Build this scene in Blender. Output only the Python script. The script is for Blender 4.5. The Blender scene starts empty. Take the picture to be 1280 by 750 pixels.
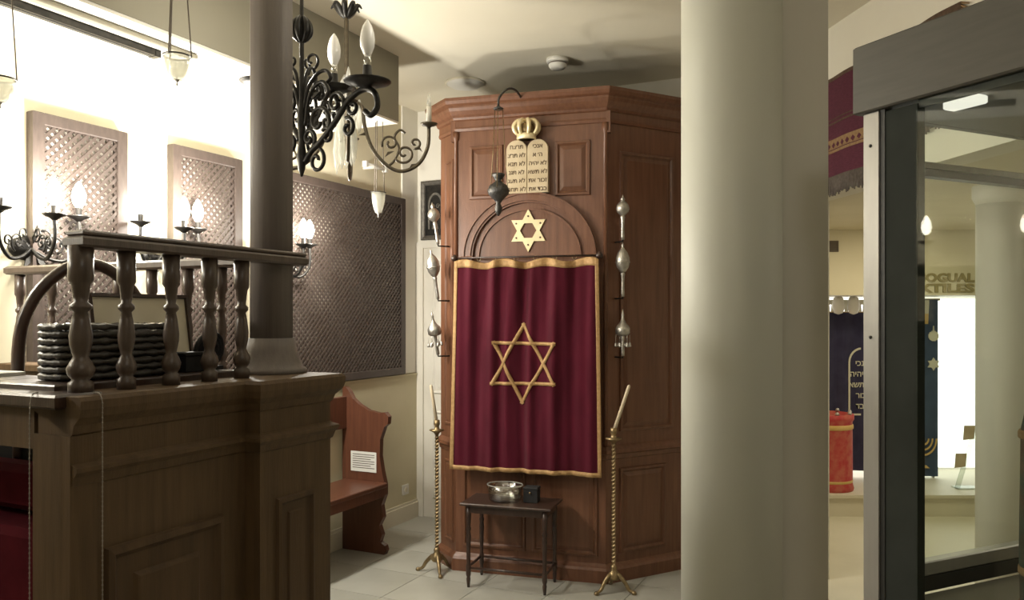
import bpy, bmesh, math, random
from mathutils import Vector, Matrix
random.seed(7)
PI = math.pi
SC = bpy.context.scene
COL = SC.collection

# ------------------------------------------------------------------ camera
F, HY, CZ = 1000.0, 395.0, 1.6          # focal length in pixels, horizon row, eye height
cam = bpy.data.cameras.new('camera')
cam.sensor_width = 36.0
cam.lens = 36.0 * F / 1280.0
cam.shift_y = (HY - 375.0) / 1280.0
cam.clip_start = 0.05
camo = bpy.data.objects.new('camera', cam)
camo.location = (0, 0, CZ)
camo.rotation_euler = (PI / 2, 0, 0)
COL.objects.link(camo)
SC.camera = camo

# ------------------------------------------------------------------ world / view
w = bpy.data.worlds.new('world'); SC.world = w; w.use_nodes = True
w.node_tree.nodes['Background'].inputs[0].default_value = (1.0, 0.93, 0.80, 1)
w.node_tree.nodes['Background'].inputs[1].default_value = 0.03
SC.view_settings.view_transform = 'Standard'
SC.view_settings.look = 'None'
SC.view_settings.exposure = 0.0
SC.view_settings.gamma = 1.0
SC.view_settings.use_curve_mapping = False

WARM = (1.0, 0.83, 0.62)
WHITE_L = (1.0, 0.96, 0.86)

def light(name, kind, loc, power, color, size=0.1, target=None, spot=None, blend=0.6):
    l = bpy.data.lights.new(name, kind)
    l.energy = power; l.color = color
    if kind == 'AREA':
        l.shape = 'DISK'; l.size = size
    else:
        l.shadow_soft_size = size
    if kind == 'SPOT':
        l.spot_size = math.radians(spot); l.spot_blend = blend
    o = bpy.data.objects.new(name, l); o.location = loc
    if target is not None:
        o.rotation_euler = (Vector(target) - Vector(loc)).to_track_quat('-Z', 'Y').to_euler()
    COL.objects.link(o)
    return o

# added fill lights without fixtures, brightening the ceiling, ark and pilaster
light('hall_fill', 'POINT', (-0.1, 2.9, 2.98), 6, WHITE_L, 0.10)
light('hall_fill', 'POINT', (0.5, 0.1, 2.75), 14, WHITE_L, 0.10)
light('gallery_fill', 'AREA', (3.0, 5.5, 2.27), 16, (1.0, 0.89, 0.64), 0.5, (3.0, 5.6, 0.0))  # added fill for the gallery floor and showcase, no fixture
light('gallery_fill', 'AREA', (3.2, 2.6, 2.27), 12, (1.0, 0.90, 0.72), 0.5, (3.2, 2.9, 0.0))  # added fill for the gallery column and partition, no fixture

# ------------------------------------------------------------------ helpers
AR = -math.atan(0.48)                    # room direction (left wall, podium, bench)
c_, s_ = math.cos(AR), -math.sin(AR)

def W(p, q, z=0.0):                      # room frame -> world
    return Vector((p * c_ + q * s_, -p * s_ + q * c_, z))

class MB:
    def __init__(self):
        self.v = []; self.f = []; self.sm = []
    def add(self, vs, fs, smooth=False):
        n = len(self.v)
        self.v += [tuple(a) for a in vs]
        self.f += [tuple(i + n for i in f) for f in fs]
        self.sm += [smooth] * len(fs)
        return self
    def box(self, x0, x1, y0, y1, z0, z1, b=0.0):
        if b <= 0:
            vs = [(x, y, z) for z in (z0, z1) for (x, y) in ((x0, y0), (x1, y0), (x1, y1), (x0, y1))]
            return self.add(vs, [(3, 2, 1, 0), (4, 5, 6, 7), (0, 1, 5, 4), (1, 2, 6, 5), (2, 3, 7, 6), (3, 0, 4, 7)])
        rings = [(b, z0), (0, z0 + b), (0, z1 - b), (b, z1)]
        vs = []
        for (i, z) in rings:
            vs += [(x0 + i, y0 + i, z), (x1 - i, y0 + i, z), (x1 - i, y1 - i, z), (x0 + i, y1 - i, z)]
        fs = [(3, 2, 1, 0), (12, 13, 14, 15)]
        for r in range(3):
            for k in range(4):
                fs.append((r * 4 + k, r * 4 + (k + 1) % 4, r * 4 + 4 + (k + 1) % 4, r * 4 + 4 + k))
        return self.add(vs, fs)
    def lathe(self, prof, c=(0, 0, 0), n=14, sx=1.0, sy=1.0, M=None, square=False, tw=0.0):
        vs = []; fs = []
        for (r, z) in prof:
            for k in range(n):
                a = 2 * PI * k / n + (PI / 4 if square else 0) + tw * z
                p = Vector((r * math.cos(a) * sx, r * math.sin(a) * sy, z))
                if M is not None: p = M @ p
                vs.append(p + Vector(c))
        m = len(prof)
        for i in range(m - 1):
            for k in range(n):
                k2 = (k + 1) % n
                fs.append((i * n + k, i * n + k2, i * n + n + k2, i * n + n + k))
        fs.append(tuple(range(n))[::-1]); fs.append(tuple((m - 1) * n + k for k in range(n)))
        return self.add(vs, fs, not square)
    def tube(self, pts, r, n=8, closed=False):
        pts = [Vector(p) for p in pts]
        m = len(pts)
        rs = r if isinstance(r, (list, tuple)) else [r] * m
        vs = []; fs = []
        up = None
        for i in range(m):
            if closed: t = pts[(i + 1) % m] - pts[i - 1]
            elif i == 0: t = pts[1] - pts[0]
            elif i == m - 1: t = pts[-1] - pts[-2]
            else: t = pts[i + 1] - pts[i - 1]
            if t.length < 1e-9: t = Vector((0, 0, 1))
            t.normalize()
            if up is None:
                up = t.orthogonal().normalized()
            else:
                up = (up - t * up.dot(t))
                if up.length < 1e-6: up = t.orthogonal()
                up.normalize()
            sd = t.cross(up)
            for k in range(n):
                a = 2 * PI * k / n
                vs.append(pts[i] + (up * math.cos(a) + sd * math.sin(a)) * rs[i])
        for i in range(m if closed else m - 1):
            j = (i + 1) % m
            for k in range(n):
                k2 = (k + 1) % n
                fs.append((i * n + k, i * n + k2, j * n + k2, j * n + k))
        if not closed:
            fs.append(tuple(range(n))[::-1]); fs.append(tuple((m - 1) * n + k for k in range(n)))
        return self.add(vs, fs, True)
    def prism(self, outline, fmap, h0, h1):
        # outline: list of (u,v); fmap(u,v,h) -> point
        n = len(outline)
        vs = [fmap(u, v, h0) for u, v in outline] + [fmap(u, v, h1) for u, v in outline]
        fs = [tuple(range(n))[::-1], tuple(range(n, 2 * n))]
        for k in range(n):
            fs.append((k, (k + 1) % n, n + (k + 1) % n, n + k))
        return self.add(vs, fs)
    def strip(self, inner, outer, fmap, h0, h1, closed=True):
        # flat band between two outlines of equal length with thickness
        n = len(inner)
        vs = [fmap(u, v, h0) for u, v in inner] + [fmap(u, v, h0) for u, v in outer] \
           + [fmap(u, v, h1) for u, v in inner] + [fmap(u, v, h1) for u, v in outer]
        fs = []
        for k in range(n if closed else n - 1):
            j = (k + 1) % n
            fs += [(k, j, n + j, n + k), (2 * n + k, 3 * n + k, 3 * n + j, 2 * n + j),
                   (k, 2 * n + k, 2 * n + j, j), (n + k, n + j, 3 * n + j, 3 * n + k)]
        if not closed:
            for k in (0, n - 1):
                fs.append((k, n + k, 3 * n + k, 2 * n + k))
        return self.add(vs, fs)
    def panel(self, u0, v0, u1, v1, fmap, prof):
        # nested rectangles (inset, height); last one closed
        vs = []; fs = []
        for (i, h) in prof:
            vs += [fmap(u0 + i, v0 + i, h), fmap(u1 - i, v0 + i, h), fmap(u1 - i, v1 - i, h), fmap(u0 + i, v1 - i, h)]
        for r in range(len(prof) - 1):
            for k in range(4):
                k2 = (k + 1) % 4
                fs.append((r * 4 + k, r * 4 + k2, r * 4 + 4 + k2, r * 4 + 4 + k))
        b = (len(prof) - 1) * 4
        fs.append((b, b + 1, b + 2, b + 3))
        return self.add(vs, fs)
    def sweep(self, line, prof, closed=False):
        # line: list of (x,y), profile: list of (outward offset, z); outward = right of travel direction
        n = len(line)
        P = [Vector((a, b)) for a, b in line]
        def nrm(a, b):
            t = (b - a).normalized(); return Vector((t.y, -t.x))
        offs = []
        for i in range(n):
            if closed: n1, n2 = nrm(P[i - 1], P[i]), nrm(P[i], P[(i + 1) % n])
            else:
                n1 = nrm(P[i - 1], P[i]) if i > 0 else None
                n2 = nrm(P[i], P[i + 1]) if i < n - 1 else None
                n1 = n1 or n2; n2 = n2 or n1
            m = n1 + n2
            offs.append(m / (1 + n1.dot(n2)))
        vs = []; fs = []
        m = len(prof)
        for i in range(n):
            for (o, z) in prof:
                q = P[i] + offs[i] * o
                vs.append((q.x, q.y, z))
        for i in range(n if closed else n - 1):
            j = (i + 1) % n
            for k in range(m - 1):
                fs.append((i * m + k, j * m + k, j * m + k + 1, i * m + k + 1))
        if not closed:
            fs.append(tuple(range(m))); fs.append(tuple((n - 1) * m + k for k in range(m))[::-1])
        return self.add(vs, fs)
    def mesh(self, name):
        me = bpy.data.meshes.new(name)
        me.from_pydata(self.v, [], self.f)
        bm = bmesh.new(); bm.from_mesh(me)
        bmesh.ops.recalc_face_normals(bm, faces=bm.faces)
        bm.to_mesh(me); bm.free()
        me.polygons.foreach_set('use_smooth', self.sm)
        me.update()
        return me
    def build(self, name, mat, parent=None, loc=None, rz=0.0):
        me = self.mesh(name)
        me.materials.append(mat)
        return link(name, me, parent, loc, rz)

def link(name, me, parent=None, loc=None, rz=0.0):
    o = bpy.data.objects.new(name, me)
    COL.objects.link(o)
    if parent is not None: o.parent = parent
    if loc is not None: o.location = loc
    o.rotation_euler = (0, 0, rz)
    return o

def tag(o, label, cat, group=None, kind=None):
    o['label'] = label; o['category'] = cat
    if group: o['group'] = group
    if kind: o['kind'] = kind
    return o

def thing(name, label, cat, loc=(0, 0, 0), rz=0.0, group=None, kind=None):
    o = bpy.data.objects.new(name, None)
    o.empty_display_size = 0.1
    COL.objects.link(o)
    o.location = loc; o.rotation_euler = (0, 0, rz)
    return tag(o, label, cat, group, kind)

def copy_tree(o, parent=None):
    c = o.copy(); COL.objects.link(c); c.parent = parent
    for ch in o.children: copy_tree(ch, c)
    return c

def cr(pts, k=6):                        # Catmull-Rom smoothing
    P = [Vector(p) for p in pts]; out = []
    for i in range(len(P) - 1):
        a = P[max(i - 1, 0)]; b = P[i]; c = P[i + 1]; d = P[min(i + 2, len(P) - 1)]
        for t in range(k):
            t /= k
            out.append(0.5 * ((2 * b) + (c - a) * t + (2 * a - 5 * b + 4 * c - d) * t * t + (3 * b - a - 3 * c + d) * t ** 3))
    out.append(P[-1])
    return out

def spiral(cx, cz, r0, r1, a0, a1, n=18):
    return [(cx + (r0 + (r1 - r0) * i / n) * math.cos(a0 + (a1 - a0) * i / n),
             cz + (r0 + (r1 - r0) * i / n) * math.sin(a0 + (a1 - a0) * i / n)) for i in range(n + 1)]

# ------------------------------------------------------------------ materials
def mat(name, base, rough=0.6, metal=0.0, col2=None, scale=8.0, stretch=(1, 1, 1), bump=0.0, bscale=60.0,
        spec=0.4, sheen=0.0, coat=0.0, emit=None, estr=0.0, detail=4.0, fac=(0.35, 0.65)):
    m = bpy.data.materials.new(name); m.use_nodes = True
    nt = m.node_tree; N = nt.nodes; L = nt.links
    b = N['Principled BSDF']
    b.inputs['Base Color'].default_value = (*base, 1)
    b.inputs['Roughness'].default_value = rough
    b.inputs['Metallic'].default_value = metal
    b.inputs['Specular IOR Level'].default_value = spec
    if sheen:
        b.inputs['Sheen Weight'].default_value = sheen
    if coat:
        b.inputs['Coat Weight'].default_value = coat
        b.inputs['Coat Roughness'].default_value = 0.25
    if emit:
        b.inputs['Emission Color'].default_value = (*emit, 1)
        b.inputs['Emission Strength'].default_value = estr
    tc = N.new('ShaderNodeTexCoord'); mp = N.new('ShaderNodeMapping')
    mp.inputs['Scale'].default_value = stretch
    L.new(tc.outputs['Object'], mp.inputs['Vector'])
    if col2 is not None:
        nz = N.new('ShaderNodeTexNoise'); nz.inputs['Scale'].default_value = scale
        nz.inputs['Detail'].default_value = detail
        L.new(mp.outputs['Vector'], nz.inputs['Vector'])
        rp = N.new('ShaderNodeValToRGB')
        rp.color_ramp.elements[0].position = fac[0]; rp.color_ramp.elements[0].color = (*base, 1)
        rp.color_ramp.elements[1].position = fac[1]; rp.color_ramp.elements[1].color = (*col2, 1)
        L.new(nz.outputs['Fac'], rp.inputs['Fac'])
        L.new(rp.outputs['Color'], b.inputs['Base Color'])
    if bump:
        n2 = N.new('ShaderNodeTexNoise'); n2.inputs['Scale'].default_value = bscale
        n2.inputs['Detail'].default_value = 3.0
        L.new(mp.outputs['Vector'], n2.inputs['Vector'])
        bp = N.new('ShaderNodeBump'); bp.inputs['Strength'].default_value = bump
        bp.inputs['Distance'].default_value = 0.01
        L.new(n2.outputs['Fac'], bp.inputs['Height'])
        L.new(bp.outputs['Normal'], b.inputs['Normal'])
    return m

def wood(name, a, b, rough=0.45, coat=0.15, scale=5.0, stretch=(9, 9, 0.7)):
    return mat(name, a, rough, 0, b, scale, stretch, 0.12, 30, spec=0.4, coat=coat, detail=6, fac=(0.3, 0.7))

def glassy(name, tint=(0.9, 1.0, 0.95), alpha_mix=0.06, rough=0.02):
    m = bpy.data.materials.new(name); m.use_nodes = True
    nt = m.node_tree; N = nt.nodes; L = nt.links
    N.remove(N['Principled BSDF'])
    out = N['Material Output']
    tr = N.new('ShaderNodeBsdfTransparent'); tr.inputs[0].default_value = (*tint, 1)
    gl = N.new('ShaderNodeBsdfGlossy'); gl.inputs['Roughness'].default_value = rough
    lw = N.new('ShaderNodeLayerWeight'); lw.inputs[0].default_value = 0.5
    fr = N.new('ShaderNodeMath'); fr.operation = 'POWER'; fr.inputs[1].default_value = 5.0
    L.new(lw.outputs['Facing'], fr.inputs[0])
    ad = N.new('ShaderNodeMath'); ad.operation = 'MULTIPLY_ADD'; ad.inputs[1].default_value = 0.55
    ad.inputs[2].default_value = alpha_mix; ad.use_clamp = True
    mx = N.new('ShaderNodeMixShader')
    L.new(fr.outputs[0], ad.inputs[0]); L.new(ad.outputs[0], mx.inputs[0])
    L.new(tr.outputs[0], mx.inputs[1]); L.new(gl.outputs[0], mx.inputs[2])
    L.new(mx.outputs[0], out.inputs['Surface'])
    return m

def emission(name, colr, strength):
    m = bpy.data.materials.new(name); m.use_nodes = True
    nt = m.node_tree; N = nt.nodes; L = nt.links
    N.remove(N['Principled BSDF'])
    e = N.new('ShaderNodeEmission'); e.inputs[0].default_value = (*colr, 1); e.inputs[1].default_value = strength
    L.new(e.outputs[0], N['Material Output'].inputs['Surface'])
    return m

M = {}
M['plaster'] = mat('cream_plaster', (0.72, 0.68, 0.57), 0.9, 0, (0.75, 0.71, 0.60), 3, bump=0.05, bscale=90, spec=0.15)
M['ceiling'] = mat('ceiling_paint', (0.74, 0.69, 0.56), 0.9, 0, (0.77, 0.72, 0.59), 2, bump=0.03, bscale=60, spec=0.1)
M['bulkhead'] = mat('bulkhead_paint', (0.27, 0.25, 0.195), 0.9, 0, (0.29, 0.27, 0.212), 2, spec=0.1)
M['yellow'] = mat('yellow_wall_paint', (0.66, 0.60, 0.44), 0.9, 0, (0.70, 0.64, 0.48), 3, bump=0.04, bscale=90, spec=0.15)
M['dado'] = mat('dado_paint', (0.54, 0.49, 0.33), 0.75, 0, (0.58, 0.53, 0.37), 3, bump=0.03, bscale=90, spec=0.2)
M['white'] = mat('white_paint', (0.74, 0.71, 0.63), 0.6, 0, (0.78, 0.75, 0.67), 4, spec=0.25)
M['trim'] = mat('ivory_trim', (0.66, 0.61, 0.48), 0.5, 0, (0.70, 0.65, 0.52), 4, spec=0.3)
M['tile'] = mat('pale_marble', (0.33, 0.325, 0.285), 0.28, 0, (0.41, 0.405, 0.36), 2.2, bump=0.01, bscale=20, spec=0.45, detail=8)
M['grout'] = mat('grout', (0.36, 0.34, 0.28), 0.9, 0, (0.40, 0.38, 0.31), 9)
M['gfloor'] = mat('gallery_floor', (0.66, 0.62, 0.48), 0.5, 0, (0.71, 0.67, 0.53), 3)
M['ark'] = wood('ark_walnut', (0.122, 0.048, 0.024), (0.18, 0.078, 0.041), 0.42, 0.25)
M['ark_panel'] = wood('ark_panel_walnut', (0.115, 0.046, 0.023), (0.168, 0.073, 0.038), 0.42, 0.25, 4)
M['oak'] = wood('podium_oak', (0.075, 0.044, 0.020), (0.115, 0.069, 0.032), 0.65, 0.0, 5)
M['oak2'] = wood('podium_panel_oak', (0.066, 0.037, 0.017), (0.098, 0.057, 0.026), 0.65, 0.0, 4, (9, 9, 0.6))
M['rail'] = wood('balustrade_oak', (0.060, 0.040, 0.030), (0.090, 0.062, 0.048), 0.35, 0.3, 5)
M['post'] = wood('post_wood', (0.155, 0.132, 0.120), (0.19, 0.163, 0.148), 0.6, 0.0, 6, (12, 12, 0.5))
M['lattice'] = wood('lattice_wood', (0.050, 0.036, 0.030), (0.072, 0.053, 0.044), 0.5, 0.1, 8, (6, 6, 2))
M['latback'] = mat('lattice_backing', (0.62, 0.57, 0.49), 0.9)
M['bench'] = wood('bench_wood', (0.085, 0.030, 0.016), (0.122, 0.045, 0.024), 0.4, 0.3, 5)
M['dark'] = wood('dark_table_wood', (0.028, 0.014, 0.010), (0.05, 0.026, 0.018), 0.35, 0.3)
M['velvet'] = mat('burgundy_velvet', (0.057, 0.002, 0.010), 0.85, 0, (0.078, 0.004, 0.015), 5, (3, 3, 0.8), 0.05, 120, spec=0.15, sheen=0.12)
M['gold_cloth'] = mat('gold_braid', (0.36, 0.21, 0.085), 0.65, 0.1, (0.45, 0.28, 0.125), 60, bump=0.2, bscale=200)
M['gold'] = mat('pale_gold_plate', (0.78, 0.66, 0.40), 0.35, 0.45, (0.84, 0.72, 0.46), 20)
M['stone'] = mat('tablet_plaster', (0.50, 0.40, 0.26), 0.7, 0, (0.58, 0.48, 0.33), 14, bump=0.05, bscale=80)
M['ink'] = mat('engraved_letters', (0.10, 0.062, 0.035), 0.7)
M['silver'] = mat('tarnished_silver', (0.38, 0.36, 0.33), 0.35, 0.85, (0.55, 0.52, 0.47), 40, bump=0.25, bscale=120)
M['brass'] = mat('old_brass', (0.22, 0.16, 0.085), 0.4, 0.8, (0.35, 0.26, 0.14), 40, bump=0.2, bscale=100)
M['candle'] = mat('ivory_wax', (0.60, 0.50, 0.36), 0.5)
M['iron'] = mat('black_iron', (0.018, 0.017, 0.016), 0.42, 0.6, (0.035, 0.032, 0.028), 30)
M['pewter'] = mat('dark_bronze', (0.060, 0.058, 0.056), 0.4, 0.8, (0.11, 0.105, 0.10), 40, bump=0.3, bscale=120)
M['bronze_arm'] = mat('bronze_iron', (0.075, 0.06, 0.042), 0.4, 0.7, (0.11, 0.09, 0.062), 40)
M['bulb'] = mat('frosted_bulb', (0.80, 0.78, 0.74), 0.25, spec=0.6)
M['tube'] = mat('candle_sleeve', (0.62, 0.58, 0.50), 0.3, spec=0.5)
M['glass'] = glassy('lamp_glass', (0.88, 0.88, 0.84), 0.22, 0.08)
def frosted(name):
    m = glassy(name, (0.9, 0.9, 0.86), 0.15, 0.08)
    nt = m.node_tree; N = nt.nodes; L = nt.links
    out = N['Material Output']; src = out.inputs['Surface'].links[0].from_socket
    df = N.new('ShaderNodeBsdfDiffuse'); df.inputs[0].default_value = (0.72, 0.71, 0.66, 1)
    tl = N.new('ShaderNodeBsdfTranslucent'); tl.inputs[0].default_value = (0.72, 0.71, 0.66, 1)
    m1 = N.new('ShaderNodeMixShader'); m1.inputs[0].default_value = 0.5
    m2 = N.new('ShaderNodeMixShader'); m2.inputs[0].default_value = 0.38
    L.new(df.outputs[0], m1.inputs[1]); L.new(tl.outputs[0], m1.inputs[2])
    L.new(src, m2.inputs[1]); L.new(m1.outputs[0], m2.inputs[2]); L.new(m2.outputs[0], out.inputs['Surface'])
    return m
M['lampglass'] = frosted('milky_lamp_glass')
M['crystal'] = frosted('cut_crystal')
M['pane'] = glassy('case_glass', (0.95, 0.975, 0.955), 0.025, 0.01)
M['acrylic'] = glassy('clear_acrylic', (0.85, 0.88, 0.84), 0.12, 0.05)
M['alu'] = mat('brushed_aluminium', (0.078, 0.072, 0.060), 0.5, 0.1, (0.088, 0.081, 0.068), 8, (1, 1, 12))
M['alu_post'] = mat('painted_post_metal', (0.36, 0.345, 0.315), 0.4, 0.3, (0.39, 0.375, 0.345), 8, (6, 6, 1))
M['gasket'] = mat('black_gasket', (0.03, 0.03, 0.028), 0.5)
M['stile'] = mat('dark_grey_stile', (0.034, 0.038, 0.034), 0.85, 0.0, (0.040, 0.044, 0.040), 12, spec=0.1)
M['deck'] = mat('grey_deck', (0.22, 0.20, 0.16), 0.6, 0, (0.26, 0.235, 0.19), 5)
M['column'] = mat('column_paint', (0.60, 0.60, 0.53), 0.5, 0, (0.63, 0.63, 0.56), 2, (1, 1, 0.3), spec=0.35)
M['pilaster'] = mat('pilaster_paint', (0.62, 0.59, 0.52), 0.6, 0, (0.65, 0.62, 0.55), 2, (1, 1, 0.3), spec=0.25)
M['wire'] = mat('lamp_chain', (0.12, 0.10, 0.08), 0.5, 0.6)
M['black'] = mat('black_cloth', (0.012, 0.012, 0.013), 0.7)
M['redcloth'] = mat('dark_red_cloth', (0.060, 0.004, 0.009), 0.9, 0, (0.08, 0.006, 0.012), 12, bump=0.1, spec=0.1)
M['paper'] = mat('paper', (0.66, 0.66, 0.62), 0.8)
M['wicker'] = mat('dark_wicker', (0.025, 0.021, 0.018), 0.35, 0, (0.05, 0.043, 0.037), 30, bump=0.3, bscale=90, spec=0.6)
M['bead'] = mat('pale_beads', (0.30, 0.27, 0.24), 0.4, 0.2)
M['navy'] = mat('navy_velvet', (0.022, 0.020, 0.055), 0.9, 0, (0.035, 0.032, 0.075), 10, sheen=0.2)
M['blue'] = mat('blue_velvet', (0.028, 0.055, 0.115), 0.9, 0, (0.045, 0.08, 0.15), 10, sheen=0.2)
M['embroid'] = mat('cream_embroidery', (0.62, 0.60, 0.48), 0.7)
M['redmantle'] = mat('red_brocade', (0.45, 0.04, 0.045), 0.7, 0, (0.50, 0.13, 0.09), 18, bump=0.1)
M['yellowcloth'] = mat('golden_brocade', (0.60, 0.40, 0.12), 0.7, 0, (0.66, 0.46, 0.18), 20)
M['lightbox'] = emission('lit_showcase_back', (1.0, 0.97, 0.90), 2.6)
M['bulb_lit'] = emission('lit_bulb', (1.0, 0.92, 0.78), 30.0)
M['strip_lit'] = emission('glowing_case_strip', (1.0, 0.95, 0.82), 1.0)
M['purple'] = mat('woven_purple', (0.070, 0.014, 0.026), 0.95, 0, (0.10, 0.024, 0.040), 40, (1, 1, 8), 0.2, 150)
M['wovgold'] = mat('woven_ochre', (0.22, 0.13, 0.06), 0.95, 0, (0.28, 0.18, 0.09), 60)
M['wovbrown'] = mat('woven_brown', (0.070, 0.042, 0.026), 0.95, 0, (0.11, 0.07, 0.045), 50, bump=0.2)
M['fringe'] = mat('grey_fringe', (0.105, 0.085, 0.072), 0.95, 0, (0.15, 0.125, 0.105), 60)
M['plastic'] = mat('white_plastic', (0.72, 0.70, 0.64), 0.45)
M['letters'] = mat('wall_letters', (0.30, 0.25, 0.12), 0.8)
M['vent'] = mat('vent_brown', (0.10, 0.075, 0.05), 0.6)
M['greencloth'] = mat('green_brocade', (0.05, 0.065, 0.045), 0.85, 0, (0.10, 0.06, 0.035), 25, bump=0.2)
M['plaque'] = mat('plaque_metal', (0.13, 0.12, 0.105), 0.45, 0.5, (0.20, 0.185, 0.16), 40, bump=0.3, bscale=100)
M['top_dark'] = mat('dark_top_board', (0.05, 0.04, 0.03), 0.9)  # plain dark brown, only for the ark's top board

# ================================================================== SETTING
WL, WB = -3.48, 5.47                     # left wall plane p, back wall plane q
fl = MB().box(-5, 8, -3, 9, -0.1, -0.004).build('floor', M['grout'])
tag(fl, 'pale stone floor of the hall running under the wooden ark', 'floor', kind='structure')
# individual tiles, room aligned
T = 0.42
tme = MB().box(-T / 2 + 0.002, T / 2 - 0.002, -T / 2 + 0.002, T / 2 - 0.002, -0.004, 0.0).mesh('tile')
tme.materials.append(M['tile'])
for i in range(-9, 6):
    for j in range(3, 15):
        p, q = WL + T * (i + 9.5), T * (j + 0.5)
        wv = W(p, q)
        px = 640 + 1000 * wv.x / max(wv.y, .1)
        if wv.y < 2.6 or q > WB + 0.1 or px > 1010 or px < 330 or wv.x > 1.75: continue
        o = link('tile', tme, fl, W(p, q), AR)
gme = MB().box(1.75, 5.2, 2.4, 6.4, -0.004, 0.0).build('gallery_paving', M['gfloor'], fl)
st = lambda name, mb, m, label, cat, loc=(0, 0, 0), rz=0.0: tag(mb.build(name, m, None, loc, rz), label, cat, kind='structure')
st('wall_left', MB().box(WL - 0.15, WL, -2.5, WB + 0.2, 0, 3.24), M['yellow'], 'cream yellow wall behind the lattice windows and wall lamps', 'wall', rz=AR)
st('wall_back', MB().box(WL, -0.55, WB, WB + 0.15, 0, 3.24), M['white'], 'white wall behind the wooden ark', 'wall', rz=AR)
RR = math.atan(0.14)
wr = MB().box(0, 0.16, -6, 0.66, 2.3, 3.24)
wr.box(0, 0.16, 0.22, 0.66, 0, 2.3)
st('wall_right', wr, M['plaster'], 'cream wall above the gallery opening where textiles hang', 'wall', (1.80, 4.62, 0), RR)
st('ceiling', MB().box(-5, 3.0, -3, 7.5, 3.24, 3.34), M['ceiling'], 'cream painted main ceiling above the ark', 'ceiling')
PB, QE = -2.835, 4.25
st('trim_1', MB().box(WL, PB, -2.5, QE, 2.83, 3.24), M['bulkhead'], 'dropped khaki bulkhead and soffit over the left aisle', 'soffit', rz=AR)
st('ceiling_aisle', MB().box(WL, PB - 0.004, -2.5, QE - 0.004, 2.815, 2.83), M['white'], 'white soffit above the lattice windows', 'soffit', rz=AR)
st('trim_2', MB().box(WL, WL + 0.014, 5.25, WB, 1.15, 3.24), M['white'], 'white corner strip right of the largest lattice', 'pilaster', rz=AR)
st('trim_3', MB().box(WL, WL + 0.022, 1.0, WB, 0.0, 1.13).box(WL, WL + 0.03, 1.0, WB, 1.13, 1.145), M['dado'], 'yellow dado below the largest lattice', 'dado', rz=AR)
st('baseboard_left', MB().box(WL + 0.022, WL + 0.04, 1.0, WB, 0, 0.12).box(WL + 0.022, WL + 0.032, 1.0, WB, 0.12, 0.14), M['trim'], 'ivory baseboard along the yellow dado', 'baseboard', rz=AR)
# gallery beyond the opening
st('ceiling_gallery', MB().box(0.16, 4.6, -6, 2.5, 2.3, 2.4), M['yellow'], 'low yellowish ceiling of the gallery beyond', 'ceiling', (1.80, 4.62, 0), RR)
st('wall_gallery', MB().box(1.85, 6, 6.5, 6.6, 1.77, 2.3), M['yellow'], 'yellow wall with lettering above the lit showcase', 'wall')
st('wall_showcase', MB().box(1.85, 4.5, 7.45, 7.55, 0.0, 1.9).box(1.75, 1.85, 5.4, 7.5, 0.0, 2.3).box(4.4, 4.5, 6.5, 7.5, 0, 2.3).box(1.85, 4.4, 6.6, 7.45, 1.77, 1.80), M['white'], 'white inside of the recessed showcase', 'wall')
st('wall_gallery_partition', MB().box(2.72, 4.6, 4.45, 4.55, 0, 2.3), M['pilaster'], 'tan partition seen through the glass case', 'wall')
st('wall_outer', MB().box(-5, 6.5, -3.1, -3, 0, 3.3).box(6.0, 6.1, -3, 8, 0, 3.3).box(-5.1, -5, -3, 8, 0, 3.3), M['plaster'], 'plaster walls behind the visitor closing the hall', 'wall')
lbx = tag(MB().box(2.55, 4.38, 7.40, 7.44, 0.20, 1.76).build('lightbox', M['lightbox']), 'glowing white panel at the back of the showcase', 'light panel')
tag(MB().box(1.86, 4.39, 6.38, 7.44, 0, 0.15).box(1.86, 4.39, 6.36, 7.44, 0.15, 0.175).build('platform', M['trim']), 'low cream platform of the lit showcase', 'platform')

# back wall door and plaque
d1 = thing('door_1', 'white panelled door left of the wooden ark', 'door', (0, 0, 0), AR, kind='structure')
fb = lambda u, v, h: (u, WB - h, v)
MB().box(-3.40, -2.65, WB - 0.012, WB, 0.0, 2.14).build('door_leaf', M['white'], d1)
for (u0, u1) in ((-3.32, -3.06), (-2.99, -2.73)):
    for (v0, v1) in ((0.15, 0.85), (0.98, 2.04)):
        MB().panel(u0, v0, u1, v1, fb, [(0, 0.012), (0.012, 0.024), (0.03, 0.014), (0.06, 0.02)]).build('panel', M['white'], d1)
cas = MB()
for a, b, z0, z1 in ((-3.46, -3.40, 0, 2.14), (-2.65, -2.57, 0, 2.14), (-3.46, -2.57, 2.14, 2.19)):
    cas.box(a, b, WB - 0.03, WB, z0, z1)
cas.build('casing', M['white'], d1)

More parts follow.
